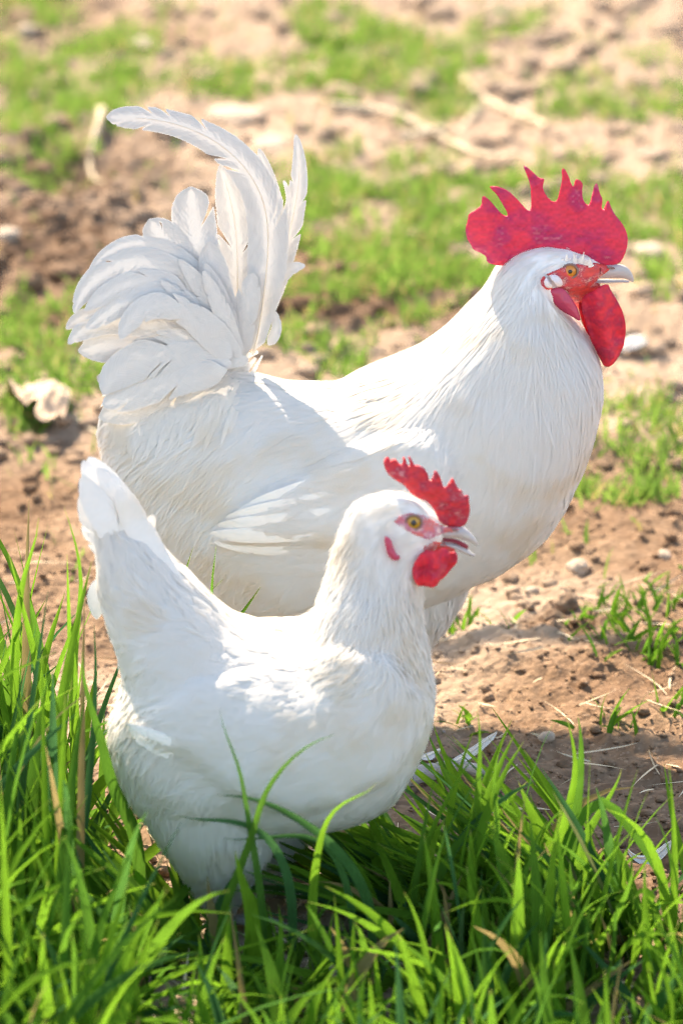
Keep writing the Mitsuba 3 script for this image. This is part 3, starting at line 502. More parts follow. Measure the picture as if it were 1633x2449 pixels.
k = thigh = loft([(D([(720, 1300)])[0], D([(1090, 1320)])[0], .050), (D([(800, 1380)])[0], D([(1055, 1385)])[0], .045), (D([(860, 1440)])[0], D([(1018, 1440)])[0], .034), (D([(860, 1490)])[0], D([(975, 1490)])[0], .022), (D([(870, 1530)])[0], D([(940, 1530)])[0], .010)], RY - 0.02, 80, 48, 0, 2, .002)
TA = [(950, 1400, .2, 1, 30, 6), (1050, 1400, .1, 1, 30, 5), (980, 1500, .1, 1, 22, 4), (800, 1350, .2, 1, 35, 7)]
put(f'{rooster}__thigh', skin(thigh[0]), 'white_plume', True)
TC = Coat(thigh[0], thigh[1], RY - 0.02, TA); coat(f'{rooster}__thigh__plumage', TC.grow(2200, 31, None, lift=(.001, .003), tip=.004, widf=.5, jitter=.2))
for dx, dy in ((0, -0.01), (-0.05, 0.075)):
    a = at_y(D([(905, 1510)]), RY - 0.02)[0] + [dx, dy, 0]; leg(rooster, a, a, np.array([a[0] - 0.012, a[1], ground_h(a[0] - 0.012, a[1]) + 0.008]), 0.042)
# crest tufts of small feathers that overlap the foot of the comb
def tuft(root, name, roots, tips, y, w, seed, n=60):
    rng = np.random.default_rng(seed); q = rng.random(n); roots, tips = np.asarray(roots), np.asarray(tips); g = np.linspace(0, 1, len(roots))
    a = np.stack([np.interp(q, g, roots[:, i]) for i in (0, 1)], 1); b_ = np.stack([np.interp(q, g, tips[:, i]) for i in (0, 1)], 1)
    a = a + rng.normal(0, 3, (n, 2)); b_ = a + (b_ - a) * rng.uniform(.35, 1.05, (n, 1)) + rng.normal(0, 3, (n, 2)); yy = y + rng.uniform(-.002, .002, n)
    A, B = at_y(a, yy), at_y(b_, yy - 0.001); tt = np.linspace(0, 1, 5)[None, :, None]; P = A[:, None] * (1 - tt) + B[:, None] * tt
    nn = np.broadcast_to(unit(np.array([0, -1, .3])), P.shape); side = unit(np.cross(nn, unit(np.gradient(P, axis=1))))
    m, uv = strips(P, side, nn, (w * (1 - np.linspace(0, 1, 5) ** 1.3) + 1e-4) * np.ones((n, 1)), 3, .2); k = put(f'{root}__{name}', m, 'white_plume', True, uv); labels[k] = {'kind': 'stuff'}
tuft(rooster, 'crest', ZR([(830, 850), (930, 880), (970, 885), (1020, 890), (1060, 895), (1100, 893)]), ZR([(850, 820), (935, 775), (985, 825), (1020, 800), (1055, 845), (1085, 815)]), RY - 0.013, .0017, 41, 26)

def nostril(root, uvc, y, rx, ry, tilt):
    sph = trimesh.creation.icosphere(2); v = np.array(sph.vertices) * [rx, .0012, ry]; c_, s_ = math.cos(tilt), math.sin(tilt)
    v = np.stack([v[:, 0] * c_ - v[:, 2] * s_, v[:, 1], v[:, 0] * s_ + v[:, 2] * c_], 1)
    put(f'{root}__nostril', trimesh.Trimesh(v + at_y([uvc], y)[0], sph.faces, process=False), 'eyelid', True)
nostril(rooster, ZR([(1245, 915)])[0], RY - .0072, .0035, .0011, -.15)
# ---- hen ----------------------------------------------------------
HY = -0.42
hen = thing('hen', 'small white hen with open beak and red comb standing in the tall grass', 'hen')
HS = [((262, 1165), (222, 1200), .010), ((330, 1215), (226, 1320), .024), ((415, 1300), (250, 1440), .042), ((500, 1378), (275, 1560), .060), ((555, 1418), (244, 1690), .074), ((600, 1430), (278, 1805), .083), ((640, 1431), (400, 1905), .088), ((675, 1431), (600, 1915), .090),
      ((700, 1425), (760, 1900), .090), ((710, 1405), (890, 1848), .088), ((720, 1375), (975, 1735), .080), ((733, 1340), (1005, 1625), .068), ((748, 1300), (988, 1520), .055), ((763, 1255), (972, 1435), .044), ((780, 1208), (972, 1372), .036), ((805, 1168), (978, 1325), .029), ((850, 1142), (985, 1305), .0245), ((900, 1131), (990, 1290), .0215), ((945, 1140), (1000, 1268), .0185), ((985, 1168), (1012, 1250), .0145), ((1008, 1195), (1018, 1235), .0085)]
S, c = loft([(D([u])[0], D([l])[0], w) for u, l, w in HS], HY)
N, _, _ = normals(S, c)
hwing = D([(980, 1600), (900, 1500), (760, 1480), (600, 1520), (440, 1560), (330, 1630), (290, 1670), (310, 1700), (420, 1750), (540, 1840), (680, 1880), (800, 1850), (900, 1790), (970, 1700)])
S = S + N * bump_zone(S, N, HY, hwing, 0.007, 40)[..., None]
S = S + N * ((meshkit.fbm(S * 26, 2, 5) - 0.5) * 0.007)[..., None] * np.clip(np.linspace(260, 0, 260) / 60, 0.08, 1)[:, None, None]
put(f'{hen}__body', skin(S), 'white_plume', True)
HA = [(250, 1200, -.3, -1, 40, 10), (300, 1300, -.5, -.85, 36, 11), (270, 1400, -.8, -.3, 26, 11), (380, 1380, -.75, -.55, 30, 12), (290, 1500, -.9, .15, 24, 10), (450, 1450, -.9, -.15, 28, 11), (360, 1560, -.9, .4, 24, 9), (560, 1450, -1, .05, 28, 10), (290, 1650, -.6, .7, 26, 8), (330, 1780, -.4, .9, 26, 8), (420, 1660, -1, .2, 26, 9),
      (500, 1560, -1, .2, 26, 10), (650, 1500, -1, .2, 26, 10), (650, 1650, -1, .35, 28, 11), (800, 1600, -.9, .5, 24, 10), (520, 1780, -.9, .4, 30, 10), (700, 1820, -.9, .35, 28, 10), (880, 1700, -.6, .8, 22, 9), (940, 1620, -.3, 1, 22, 8), (960, 1720, -.6, .8, 20, 8), (850, 1850, -.9, .4, 22, 8), (450, 1880, -.5, .9, 30, 8),
      (760, 1400, -.45, .9, 32, 4), (850, 1480, -.2, 1, 32, 4.5), (780, 1300, -.4, .9, 28, 3), (860, 1350, -.1, 1, 28, 3), (930, 1400, .05, 1, 26, 3), (960, 1500, .05, 1, 24, 5), (800, 1220, -.5, .85, 18, 2), (840, 1160, -.8, .6, 12, 1.6), (900, 1135, -.95, .25, 9, 1.3), (960, 1160, -.9, -.2, 6, 1.1), (870, 1230, -.6, .7, 10, 1.3), (900, 1290, -.3, .95, 14, 1.6), (950, 1280, -.7, .5, 8, 1.1), (990, 1210, -.9, .3, 5, .9), (920, 1250, -.8, .5, 7, 1)]
hface_uv = ZH([(605, 690), (690, 632), (820, 600), (950, 645), (1050, 712), (1110, 745), (1230, 750), (1250, 790), (1120, 800), (1010, 850), (940, 880), (900, 850), (820, 825), (740, 780), (690, 745)])
hchin_uv = ZH([(900, 925), (960, 900), (1010, 870), (1090, 890), (1210, 950), (1200, 980), (1080, 985), (1000, 1000), (930, 1010)])
hf, hc = Polygon(hface_uv), Polygon(hchin_uv)
def hmask(uv, P, rng):
    p = shapely.points(uv); return ~(shapely.contains(hf.buffer(-9), p) | shapely.contains(hc.buffer(-5), p))
Hc = Coat(S, c, HY, HA); hfront = front_of(S, Hc.N, HY)
coat(f'{hen}__plumage', Hc.grow(7500, 51, hmask), Hc.grow(10000, 52, hmask, widf=.35, lift=(.0003, .0012), jitter=.22))
neck = D([(690, 1440), (740, 1300), (790, 1160), (920, 1110), (1010, 1180), (1020, 1300), (985, 1420), (1000, 1540), (900, 1560), (780, 1520)])
def hneck(uv, P, rng): return shapely.contains(Polygon(neck), shapely.points(uv)) & hmask(uv, P, rng)
coat(f'{hen}__hackle', Hc.grow(14000, 53, hneck, widf=.5, lift=(.0005, .0018), tip=.002, jitter=.18, curl=.0022), label='fine white feathers of the neck and head')
htail = D([(215, 1120), (300, 1150), (420, 1260), (540, 1400), (440, 1500), (300, 1560), (215, 1450)])
def htl(uv, P, rng): return shapely.contains(Polygon(htail), shapely.points(uv))
coat(f'{hen}__tail_covert', Hc.grow(900, 55, htl, widf=.95, lift=(.0006, .0024), tip=.002, jitter=.16, blunt=.35, camber=.1, K=9), Hc.grow(2500, 56, htl, widf=.4, lenf=.8, lift=(.001, .0028), tip=.0016, jitter=.2), label='overlapping soft white feathers at the base of the tail')
hrear = D([(200, 1560), (420, 1600), (520, 1800), (620, 1900), (560, 2000), (300, 1900)])
def hre(uv, P, rng): return shapely.contains(Polygon(hrear), shapely.points(uv))
coat(f'{hen}__fluff', Hc.grow(4500, 54, hre, widf=.4, lift=(.0006, .0024), tip=.002, jitter=.25, curl=.003), label='downy white feathers under the tail')
HT = [([(400, 1400), (330, 1260), (260, 1140), (205, 1052)], [14, 30, 34, 22], (.010, .014)), ([(420, 1390), (350, 1270), (290, 1170), (225, 1075)], [14, 28, 30, 18], (-.010, -.006)), ([(390, 1400), (310, 1270), (245, 1160), (192, 1060)], [14, 30, 32, 18], (-.004, .0)), ([(380, 1400), (300, 1270), (235, 1180), (190, 1095)], [14, 30, 32, 20], (-.014, -.012)), ([(370, 1410), (290, 1290), (225, 1210), (186, 1140)], [14, 28, 30, 18], (-.002, .006)),
      ([(380, 1420), (300, 1320), (235, 1250), (190, 1210)], [14, 28, 28, 16], (.014, .02)), ([(440, 1400), (370, 1300), (320, 1220), (270, 1120)], [14, 24, 26, 14], (-.016, -.014)), ([(400, 1450), (310, 1390), (250, 1350), (222, 1420)], [14, 26, 26, 14], (.02, .026)), ([(350, 1330), (330, 1270), (335, 1230), (352, 1185)], [8, 14, 14, 10], (.0, .004))]
for q, (pts, hw, ys) in enumerate(HT):
    add_feather(hen, 'tail_feather' if q < 9 else 'tail_covert', (D(pts), hw, tuple(HY + y for y in ys), 300 + q), shaft=False, mat='white_plume', rounded=.2, notches=0, wav=.01, cup=.2)
for q, pts in enumerate([[(740, 1925), (640, 1880), (520, 1835), (405, 1800)], [(760, 1955), (660, 1912), (540, 1868), (415, 1830)], [(780, 1985), (680, 1945), (560, 1900), (432, 1858)], [(800, 2015), (700, 1975), (590, 1932), (462, 1890)], [(830, 2040), (740, 2005), (640, 1965), (520, 1925)]]):
    pts = resample(ZW(pts), 7); y = hfront(pts) + np.linspace(.003, -.0055, 7) - 0.0008 * (4 - q)
    add_feather(hen, 'wing_feather', (pts, [8, 10, 10, 6], tuple(y), 330 + q), shaft=False, mat='white_plume', up=.1, bias=.2, rounded=.15, notches=1, cup=.25)
hcomb = chaikin(ZH([(1270, 745), (1310, 720), (1335, 660), (1350, 580), (1338, 500), (1335, 440), (1310, 437), (1290, 455), (1270, 390), (1240, 390), (1215, 340), (1185, 270), (1165, 300), (1120, 370), (1095, 360), (1080, 300), (1055, 240), (1025, 203), (1010, 215), (1000, 270), (965, 315), (955, 250), (920, 190), (860, 165), (830, 175), (815, 150), (785, 96), (765, 103), (785, 150), (780, 192), (760, 180), (740, 110), (715, 112), (720, 170), (690, 185), (650, 130), (615, 135), (605, 160), (590, 120), (565, 113), (535, 160), (550, 220), (580, 270), (650, 320), (740, 370), (790, 430), (850, 470), (940, 500), (990, 550), (1030, 620), (1060, 700), (1120, 740), (1200, 750)]), 1)
def hwob(v, P):
    a = (meshkit.fbm(P * [26, 0, 18], 2, 22) - 0.5) * 0.022; up = np.clip((ZH([(0, 600)])[0][1] - v[:, 1]) / 90, 0, 1); return a * up
put(f'{hen}__comb', slab(hcomb, HY, 0.0036, 0.006, 2.0, hwob, 6), 'hen_comb_red', True)
k = f'{hen}__wattle'
put(k, slab(chaikin(ZH([(1010, 960), (1090, 945), (1165, 985), (1140, 1080), (1130, 1160), (1080, 1240), (1020, 1300), (940, 1322), (860, 1295), (815, 1220), (802, 1150), (830, 1060), (880, 1000), (940, 975)]), 2), HY - 0.024, .0036, .005, 2.2, lambda v, P: 0.003 * np.sin(P[:, 0] * 420) + (meshkit.fbm(P * 90, 2, 6) - .5) * .005), 'wattle_red', True)
put(k, slab(chaikin(ZH([(1120, 990), (1180, 975), (1220, 965), (1235, 1040), (1215, 1100), (1150, 1170), (1090, 1230), (1020, 1260), (1000, 1150), (1040, 1040)]), 2), HY + 0.010, .0034, .005, 2.4, lambda v, P: (meshkit.fbm(P * 90, 2, 8) - .5) * .006), 'wattle_red', True)
put(f'{hen}__face', patch(chaikin(hface_uv, 1), hfront, .0008, 2.2), 'hen_face_pink', True)
put(f'{hen}__chin', patch(chaikin(hchin_uv, 1), hfront, .0010, 2.2), 'rooster_face_red', True)
put(f'{hen}__earlobe', patch(chaikin(ZH([(538, 838), (575, 828), (615, 870), (634, 945), (662, 1000), (704, 1025), (668, 1074), (604, 1052), (562, 985), (548, 910)]), 2), hfront, .0038, 1.8, 2.5, .003), 'ear_red', True)
eye(hen, ZH([(820, 700)])[0], 13.6, 'iris_yellow', hfront, 6.4)
put(f'{hen}__upper_beak', horn_loft([((1040, 730), (1010, 850), .0075), ((1180, 735), (1130, 850), .0085), ((1270, 735), (1210, 852), .0078), ((1320, 760), (1280, 872), .0062), ((1365, 805), (1340, 892), .0045), ((1400, 855), (1385, 912), .0028), ((1422, 905), (1412, 928), .0012)], HY, ZH), 'beak_horn', True)
put(f'{hen}__lower_beak', horn_loft([((1000, 868), (1010, 920), .0075), ((1100, 872), (1090, 925), .0072), ((1210, 892), (1190, 955), .0062), ((1310, 940), (1290, 1000), .0045), ((1370, 985), (1355, 1022), .0026), ((1398, 1008), (1390, 1022), .0012)], HY, ZH), 'beak_horn', True)
put(f'{hen}__mouth', horn_loft([((990, 845), (990, 885), .0050), ((1100, 842), (1090, 885), .0050), ((1210, 855), (1200, 900), .0042), ((1280, 885), (1270, 935), .0028), ((1330, 920), (1325, 960), .0012)], HY, ZH), 'mouth_red', True)
for off, yo in ((0, -0.030), (75, 0.045)):
    th = loft([(D([(300 + off, 1780)])[0], D([(660 + off, 1800)])[0], .052), (D([(335 + off, 1880)])[0], D([(650 + off, 1880)])[0], .050), (D([(390 + off, 1960)])[0], D([(620 + off, 1960)])[0], .042), (D([(435 + off, 2030)])[0], D([(570 + off, 2030)])[0], .028), (D([(470 + off, 2090)])[0], D([(535 + off, 2090)])[0], .012)], HY + yo, 80, 48, 0, 2, .003)
    k = put(f'{hen}__thigh', skin(th[0]), 'white_plume', True)
    TC = Coat(th[0], th[1], HY + yo, [(400 + off, 1850, -.1, 1, 28, 7), (560 + off, 1850, 0, 1, 28, 7), (480 + off, 2000, .1, 1, 24, 5), (500 + off, 2080, .1, 1, 18, 3)])
    coat(f'{k}__plumage', TC.grow(3000, 61, None, lift=(.001, .003), tip=.003, widf=.5, jitter=.25))
    a = at_y(D([(500 + off, 2085)]), HY + yo)[0]; leg(hen, a, a, np.array([a[0] + 0.008, a[1], ground_h(a[0] + 0.008, a[1]) + 0.006]), 0.034, r=0.0045)

nostril(hen, ZH([(1205, 775)])[0], HY - .0080, .0026, .0010, -.3)
# ------------------------------------------------------------------ grass
def blades(x, y, az, L, tilt, bend, w, tone, seed, K=9, fold=0.35, twist=0.5, z=None):
    rng = np.random.default_rng(seed); n = len(x); tt = np.linspace(0, 1, K)
    ang = tilt[:, None] + bend[:, None] * tt[None] ** 1.6
    a = az[:, None] + (rng.normal(0, .35, n))[:, None] * tt
    d = np.stack([np.sin(ang) * np.cos(a), np.sin(ang) * np.sin(a), np.cos(ang)], -1) * (L / (K - 1))[:, None, None]
    P = np.cumsum(d, 1) - d; P += np.stack([x, y, (ground_h(x, y) if z is None else z) - 0.004], 1)[:, None]
    ok = ~((P[..., 0] > -.19) & (P[..., 0] < .06) & (P[..., 1] > -.62) & (P[..., 1] < -.36) & (P[..., 2] > .085)).any(1)   # the birds' own trampled spot
    if ok.sum() > 40: P, d, a, w, tone, n = P[ok], d[ok], a[ok], w[ok], tone[ok], int(ok.sum())
    tg = unit(d); s0 = np.stack([-np.sin(a), np.cos(a), 0 * a], -1); n0 = np.cross(tg, s0)
    tw = rng.normal(0, twist, n)[:, None] * tt + rng.normal(0, .5, n)[:, None]
    side = s0 * np.cos(tw)[..., None] + n0 * np.sin(tw)[..., None]; nn = np.cross(tg, side)
    prof = np.clip(np.minimum(.55 + tt * 2, 1) * (1 - tt ** 2.6), .03, 1)
    m, uv = strips(P, side, nn, w[:, None] / 2 * prof, 3, -fold)
    uv = uv.reshape(n, K * 3, 2).copy(); uv[..., 0] = tone[:, None]; return m, uv.reshape(-1, 2)
rng = np.random.default_rng(77)
def inside(x, y, cx, cy, rx, ry): return ((x - cx) / rx) ** 2 + ((y - cy) / ry) ** 2 < 1
# tall grass round the hen
n = 15000; x = rng.uniform(-.42, .42, n); y = rng.uniform(-.85, -.12, n)
clump = meshkit.fbm(np.stack([x * 24, y * 24, 0 * x], 1), 2, 31)
edge_l = np.where(y > -.58, -.198, -.17) + 0.02 * (clump - .5)
keep_l = (x < edge_l) & (y < -.20) & (rng.random(n) < np.clip((-.20 - y) * 9, .15, 1))
keep_f = (y < -.535) & (x > -.2) & (x < .12)
keep_r = (x > .03) & (y < -.435 - .45 * np.clip(x - .16, 0, .3)) & (y > -.9)
keep = (keep_l | keep_f | keep_r) & (clump > .44) & ~inside(x, y, -.06, HY, .115, .06)
hi = np.where(keep_l, .215, np.where(keep_r, .125, np.where((x < -.04) & (y > -.62), .065, .10))) * np.clip(1.15 - np.clip(-.52 - y, 0, 1) * 1.3, .6, 1.2)
sel = np.nonzero(keep)[0]; rng.shuffle(sel); sel = sel[:2500]
q = len(sel); L = hi[sel] * (.45 + .9 * rng.random(q) ** 1.3)
m1 = blades(x[sel], y[sel], rng.uniform(0, 6.28, q), L, np.where(rng.random(q) < np.where(keep_f[sel] | (y[sel] < -.6), .45, .12), rng.uniform(.5, 1.25, q), np.abs(rng.normal(.2, .2, q))), rng.uniform(.1, 1.9, q) * rng.random(q) ** .6, rng.uniform(.005, .014, q), rng.random(q), 81)
# blades combed over by the birds, leaning to the left behind the right-hand clump
q = 420; bx = rng.uniform(.03, .24, q); by = rng.uniform(-.50, -.38, q)
m2 = blades(bx, by, math.pi + rng.normal(-.15, .35, q), rng.uniform(.11, .21, q), rng.uniform(.6, 1.15, q), rng.uniform(-.1, .35, q), rng.uniform(.006, .012, q), rng.random(q), 82)
q = 260; bx = rng.uniform(-.30, -.10, q); by = rng.uniform(-.56, -.44, q)
m3 = blades(bx, by, rng.normal(2.6, .6, q), rng.uniform(.10, .18, q), rng.uniform(.5, 1.1, q), rng.uniform(0, .4, q), rng.uniform(.006, .012, q), rng.random(q), 83)
m, uv = cat([m1, m2, m3])
k = put('tall_grass', m, 'grass_leaf', True, uv)
labels[k] = {'label': 'long fresh green grass in the foreground around the hen', 'category': 'grass', 'kind': 'stuff'}

# short turf in patches on the soil behind
PATCH = [(90, 240, 230, 170, 1), (30, 60, 130, 90, .8), (760, 60, 90, 60, .8), (900, 170, 230, 110, .9), (640, 190, 160, 50, .7), (1170, 60, 110, 40, .7), (1430, 230, 190, 60, .9), (880, 540, 290, 190, 1), (700, 440, 120, 80, .7), (1270, 410, 110, 60, .8), (1500, 500, 140, 90, .9), (1530, 620, 90, 60, .7),
         (90, 820, 190, 140, 1), (190, 900, 90, 60, .8), (720, 810, 130, 55, .8), (1490, 1030, 170, 110, 1), (1390, 1110, 110, 50, .8), (420, 30, 60, 30, .5), (1500, 130, 60, 25, .5), (300, 130, 70, 60, .5), (460, 200, 90, 50, .4), (1050, 480, 160, 120, .6), (1000, 640, 150, 80, .9), (40, 960, 60, 40, .6)]
acc = []
for q, (cx, cy, rx, ry, den) in enumerate(PATCH):
    o = on_ground(D([(cx, cy)]))[0]; ex = on_ground(D([(cx + rx, cy)]))[0][0] - o[0]; ey = abs(on_ground(D([(cx, cy - ry)]))[0][1] - on_ground(D([(cx, cy + ry)]))[0][1]) / 2
    n = int(26000 * ex * ey * math.pi * den); r_ = np.sqrt(rng.random(n)) * 1.1; a = rng.random(n) * 6.28
    acc.append(np.stack([o[0] + ex * r_ * np.cos(a), o[1] + ey * r_ * np.sin(a), r_], 1))
n = 2500; acc.append(np.stack([rng.uniform(-.65, .65, n), rng.uniform(.3, 3.3, n), np.full(n, 1.0)], 1))
A = np.vstack(acc); cl = meshkit.fbm(np.stack([A[:, 0] * 22, A[:, 1] * 22, 0 * A[:, 0]], 1), 3, 41)
A = A[cl > .41 + .22 * np.clip(A[:, 2] - .45, 0, 1)]; n = len(A); print('turf', n)
m, uv = blades(A[:, 0], A[:, 1], rng.uniform(0, 6.28, n), rng.uniform(.014, .042, n), np.abs(rng.normal(.45, .35, n)), rng.uniform(.2, 1.3, n), rng.uniform(.0025, .005, n), rng.random(n), 91, K=4, fold=.2)
vn = np.array(m.vertex_normals); vn = np.where(vn[:, 2:] < 0, -vn, vn); vn = unit(vn * .3 + np.array([0, 0, 1.0]))
k = 'short_grass'; scene[k] = {'type': 'ply', 'filename': meshkit.write_ply(m, False, uv, None, vn), 'face_normals': False, 'bsdf': {'type': 'ref', 'id': 'turf_leaf'}}
labels[k] = {'label': 'patches of short sunlit grass on the bare soil behind the birds', 'category': 'grass', 'kind': 'stuff'}

# dry thatch on the soil among the grass
q = 900; bx = rng.uniform(-.4, .4, q); by = rng.uniform(-.85, .35, q); by = np.where((rng.random(q) < .6), rng.uniform(-.85, -.38, q), by)
m, uv = blades(bx, by, rng.uniform(0, 6.28, q), rng.uniform(.015, .07, q), rng.normal(1.45, .12, q), rng.normal(0, .15, q), rng.uniform(.0012, .0035, q), rng.random(q), 84, K=5, z=ground_h(bx, by) + .007)
k = put('dry_thatch', m, 'dry_straw', True, uv); labels[k] = {'label': 'dry straw bits scattered on the soil between the grass', 'category': 'straw', 'kind': 'stuff'}
# single blades that stand out
def single(label, pts, y, hw, tone, twist=(0.0, 0.6), conv=D, foot=True, group=None):
    P = at_y(conv(pts), y)[::-1]                           # foot first
    if foot: P = np.vstack([[P[0][0] - (P[1][0] - P[0][0]) * .4, y, ground_h(P[0][0], y) - .004], P])
    K = 22; P = resample(P, K); tt = np.linspace(0, 1, K); tg = unit(np.gradient(P, axis=0)); P[:, 1] -= .010 * np.sin(tt * 2.5)
    n0 = unit(np.broadcast_to([0, -1.0, .3], P.shape)); s0 = unit(np.cross(n0, tg)); n0 = np.cross(tg, s0)
    tw = np.interp(tt, [0, 1], twist); side = s0 * np.cos(tw)[:, None] + n0 * np.sin(tw)[:, None]; nn = np.cross(tg, side)
    prof = np.clip(np.minimum(.6 + tt, 1) * (1 - tt ** 2.8), .03, 1) * hw / 2900.0
    m, uv = strips(P[None], side[None], nn[None], prof[None], 5, -.3); uv[:, 0] = tone
    one('grass_shoot', label, 'grass', m, 'grass_leaf', group, True, uv)
G = [('upright twisted blade crossing the hen below its wing', [(505, 1620), (520, 1680), (545, 1745), (563, 1830), (575, 1900), (590, 1990)], -0.555, 10, .2, (.1, 1.0)),
     ('long blade arching to the right across the hen breast', [(770, 1680), (715, 1700), (650, 1752), (605, 1820), (580, 1900), (540, 2010)], -0.560, 10, .25, (0, .5)),
     ('dark blade lying level over the hen belly', [(500, 1820), (560, 1822), (620, 1838), (680, 1868), (735, 1905), (790, 1960)], -0.550, 13, .15, (.2, .2)),
     ('short dark blade pointing left at the hen thigh', [(415, 1868), (470, 1874), (530, 1876), (590, 1895), (640, 1950)], -0.555, 12, .12, (.1, .3)),
     ('narrow dark blade pointing left lowest on the hen belly', [(512, 1919), (580, 1918), (650, 1910), (720, 1915), (770, 1960)], -0.550, 9, .15, (.1, .3)),
     ('bright bent blade curling at the lower edge of the hen breast', [(865, 1790), (838, 1812), (795, 1830), (755, 1865), (735, 1915), (722, 1985)], -0.565, 13, .9, (.2, .9)),
     ('tallest blade on bare soil right of the hen breast', [(1094, 1622), (1100, 1700), (1095, 1790), (1090, 1880), (1082, 1990)], -.46, 15, .5, (.3, .9)),
     ('broad tall blade rightmost of the upright pair on the right', [(1326, 1640), (1332, 1720), (1326, 1790), (1310, 1900), (1290, 2010)], -.45, 19, .35, (.1, .4)),
     ('yellow green torn blade beside the broad tall blade', [(1300, 1642), (1312, 1690), (1318, 1760), (1300, 1850), (1280, 1960)], -.455, 14, .95, (.3, .5)),
     ('thin twisting blade with a hooked tip between the tall blades on the right', [(1158, 1682), (1138, 1740), (1132, 1810), (1138, 1870), (1128, 1960), (1120, 2080)], -.47, 13, .5, (.1, 1.1)),
     ('blade leaning right over the shaded soil', [(1426, 1760), (1400, 1815), (1370, 1860), (1335, 1930), (1310, 2030)], -.45, 15, .6, (.1, .5)),
     ('long blade arching down to the right edge over the shade', [(1568, 2130), (1530, 2040), (1480, 1940), (1430, 1870), (1380, 1830), (1330, 1870), (1290, 1990)], -.47, 15, .35, (.0, .4)),
     ('blade rising from left out of the grass under the hen breast', [(990, 1715), (1040, 1740), (1090, 1790), (1170, 1850), (1240, 1940), (1290, 2040)], -.44, 13, .55, (.2, .4)),
     ('glowing yellow green broad blade in the right clump', [(1190, 1790), (1225, 1870), (1265, 1950), (1295, 2020), (1310, 2090)], -.45, 24, .98, (.1, .3)),
     ('broad pale blade arching up in the lower right foreground', [(1365, 2132), (1290, 2165), (1230, 2215), (1180, 2275), (1130, 2340), (1100, 2420)], -.62, 19, .75, (.1, .5)),
     ('twisted bright blade in front of the hen right side', [(1105, 2030), (1085, 2090), (1078, 2160), (1060, 2260), (1040, 2380)], -.60, 14, .85, (.2, 1.2)),
     ('tall thin blade highest on the left edge', [(148, 1158), (165, 1210), (182, 1280), (186, 1340), (175, 1450), (170, 1560)], -.33, 13, .6, (.2, .9)),
     ('tall upright blade against the soil near the left edge', [(90, 1182), (80, 1240), (58, 1310), (45, 1380), (35, 1500), (40, 1620)], -.34, 15, .7, (.1, .4)),
     ('long drooping blade left of the hen tail', [(190, 1490), (205, 1600), (235, 1700), (262, 1800), (300, 1880), (320, 2000)], -.46, 17, .35, (.1, .6)),
     ('bright blade standing in front of the hen leg', [(540, 1945), (552, 2000), (575, 2080), (580, 2160), (575, 2260)], -.57, 22, .97, (.1, .6)),
     ('thin blade rising behind the hen back', [(497, 1245), (490, 1300), (486, 1350), (488, 1400), (495, 1470)], -.26, 11, .4, (.0, .8)),
     ('short slanting blade tip behind the hen back', [(512, 1325), (490, 1345), (465, 1362), (440, 1410), (430, 1480)], -.265, 9, .35, (.1, .4))]
for g in G: single(g[0], *g[1:])

# ------------------------------------------------------------------ small things on the ground
def stone(label, uvd, r, seed, mat='pale_stone', flat=.65, cat_='stone', name='stone', group=None):
    o = on_ground(D([uvd]))[0]; b = trimesh.creation.icosphere(3); v = np.array(b.vertices)
    v = v * (1 + .5 * (meshkit.fbm(v * 1.3 + seed * 7, 3, seed) - .5))[:, None] * [r, r * .8, r * flat]
    a = seed * 1.3; v = np.stack([v[:, 0] * math.cos(a) - v[:, 1] * math.sin(a), v[:, 0] * math.sin(a) + v[:, 1] * math.cos(a), v[:, 2]], 1)
    v += [o[0], o[1], ground_h(o[0], o[1]) + r * flat * .45]
    one(name, label, cat_, trimesh.Trimesh(v, b.faces, process=False), mat, group, True)
stone('pale rounded stone on the soil right of the rooster breast', (1325, 1318), .012, 1)
stone('small cream pebble left of the pale rounded stone', (1222, 1358), .007, 2)
stone('flat pale pebble on the soil above the grass on the right', (1255, 1700), .008, 3)
stone('off white pebble at the right edge below the grass patch', (1525, 1292), .008, 4)
stone('white stone at the top of the photo beside the grass', (1146, 22), .017, 5)
stone('long pale stone behind the rooster tail plumes', (622, 335), .028, 6, flat=.35)
stone('broad flat pale stone above the rooster tail', (545, 262), .040, 7, flat=.3)
stone('pale stone at the left edge on dark soil', (20, 572), .016, 8, flat=.5)
stone('tan stone in the soil right of the rooster comb', (1490, 585), .020, 9, flat=.4)
stone('pale stone in the turf at upper left', (62, 92), .013, 10)
stone('whitish stone on the soil at upper left', (325, 118), .022, 11, flat=.45)
stone('pale stone near the right edge below the top grass', (1500, 360), .016, 12, flat=.5)
stone('dark clod of soil lying right of the hen head', (1300, 1395), .013, 13, 'soil', .8, 'clod', 'soil_clod')
stone('dark clod of soil beside the green tuft on the right', (1270, 1425), .010, 14, 'soil', .8, 'clod', 'soil_clod')
def stick(label, pts, r, seed, mat='dry_straw', name='stick'):
    P = on_ground(D(pts)); P[:, 2] = ground_h(P[:, 0], P[:, 1]) + r * .9; P = resample(P, 26); P[:, 2] += (meshkit.noise(P * 9, seed) - .3) * .012
    one(name, label, 'stick', tube(P, r * np.linspace(1.1, .55, 26), 9, seed, .25), mat)
stick('long pale dry stalk lying across the soil left of the comb', [(760, 268), (850, 268), (930, 290), (1010, 315), (1080, 340), (1190, 375)], .0058, 1)
stick('pale bent dry stalk on the grass behind the comb', [(1060, 190), (1110, 225), (1170, 250), (1220, 275), (1255, 310)], .0055, 2)
stick('short straw leaning across the grass between the two dry stalks', [(1105, 245), (1075, 275), (1050, 300)], .004, 3)
stick('short branched dry stalk under the long pale stalk', [(925, 335), (970, 320), (1020, 300)], .006, 4)
stick('bent pale straw by the dark hollow on the left', [(228, 285), (218, 330), (208, 362), (250, 385)], .005, 5)
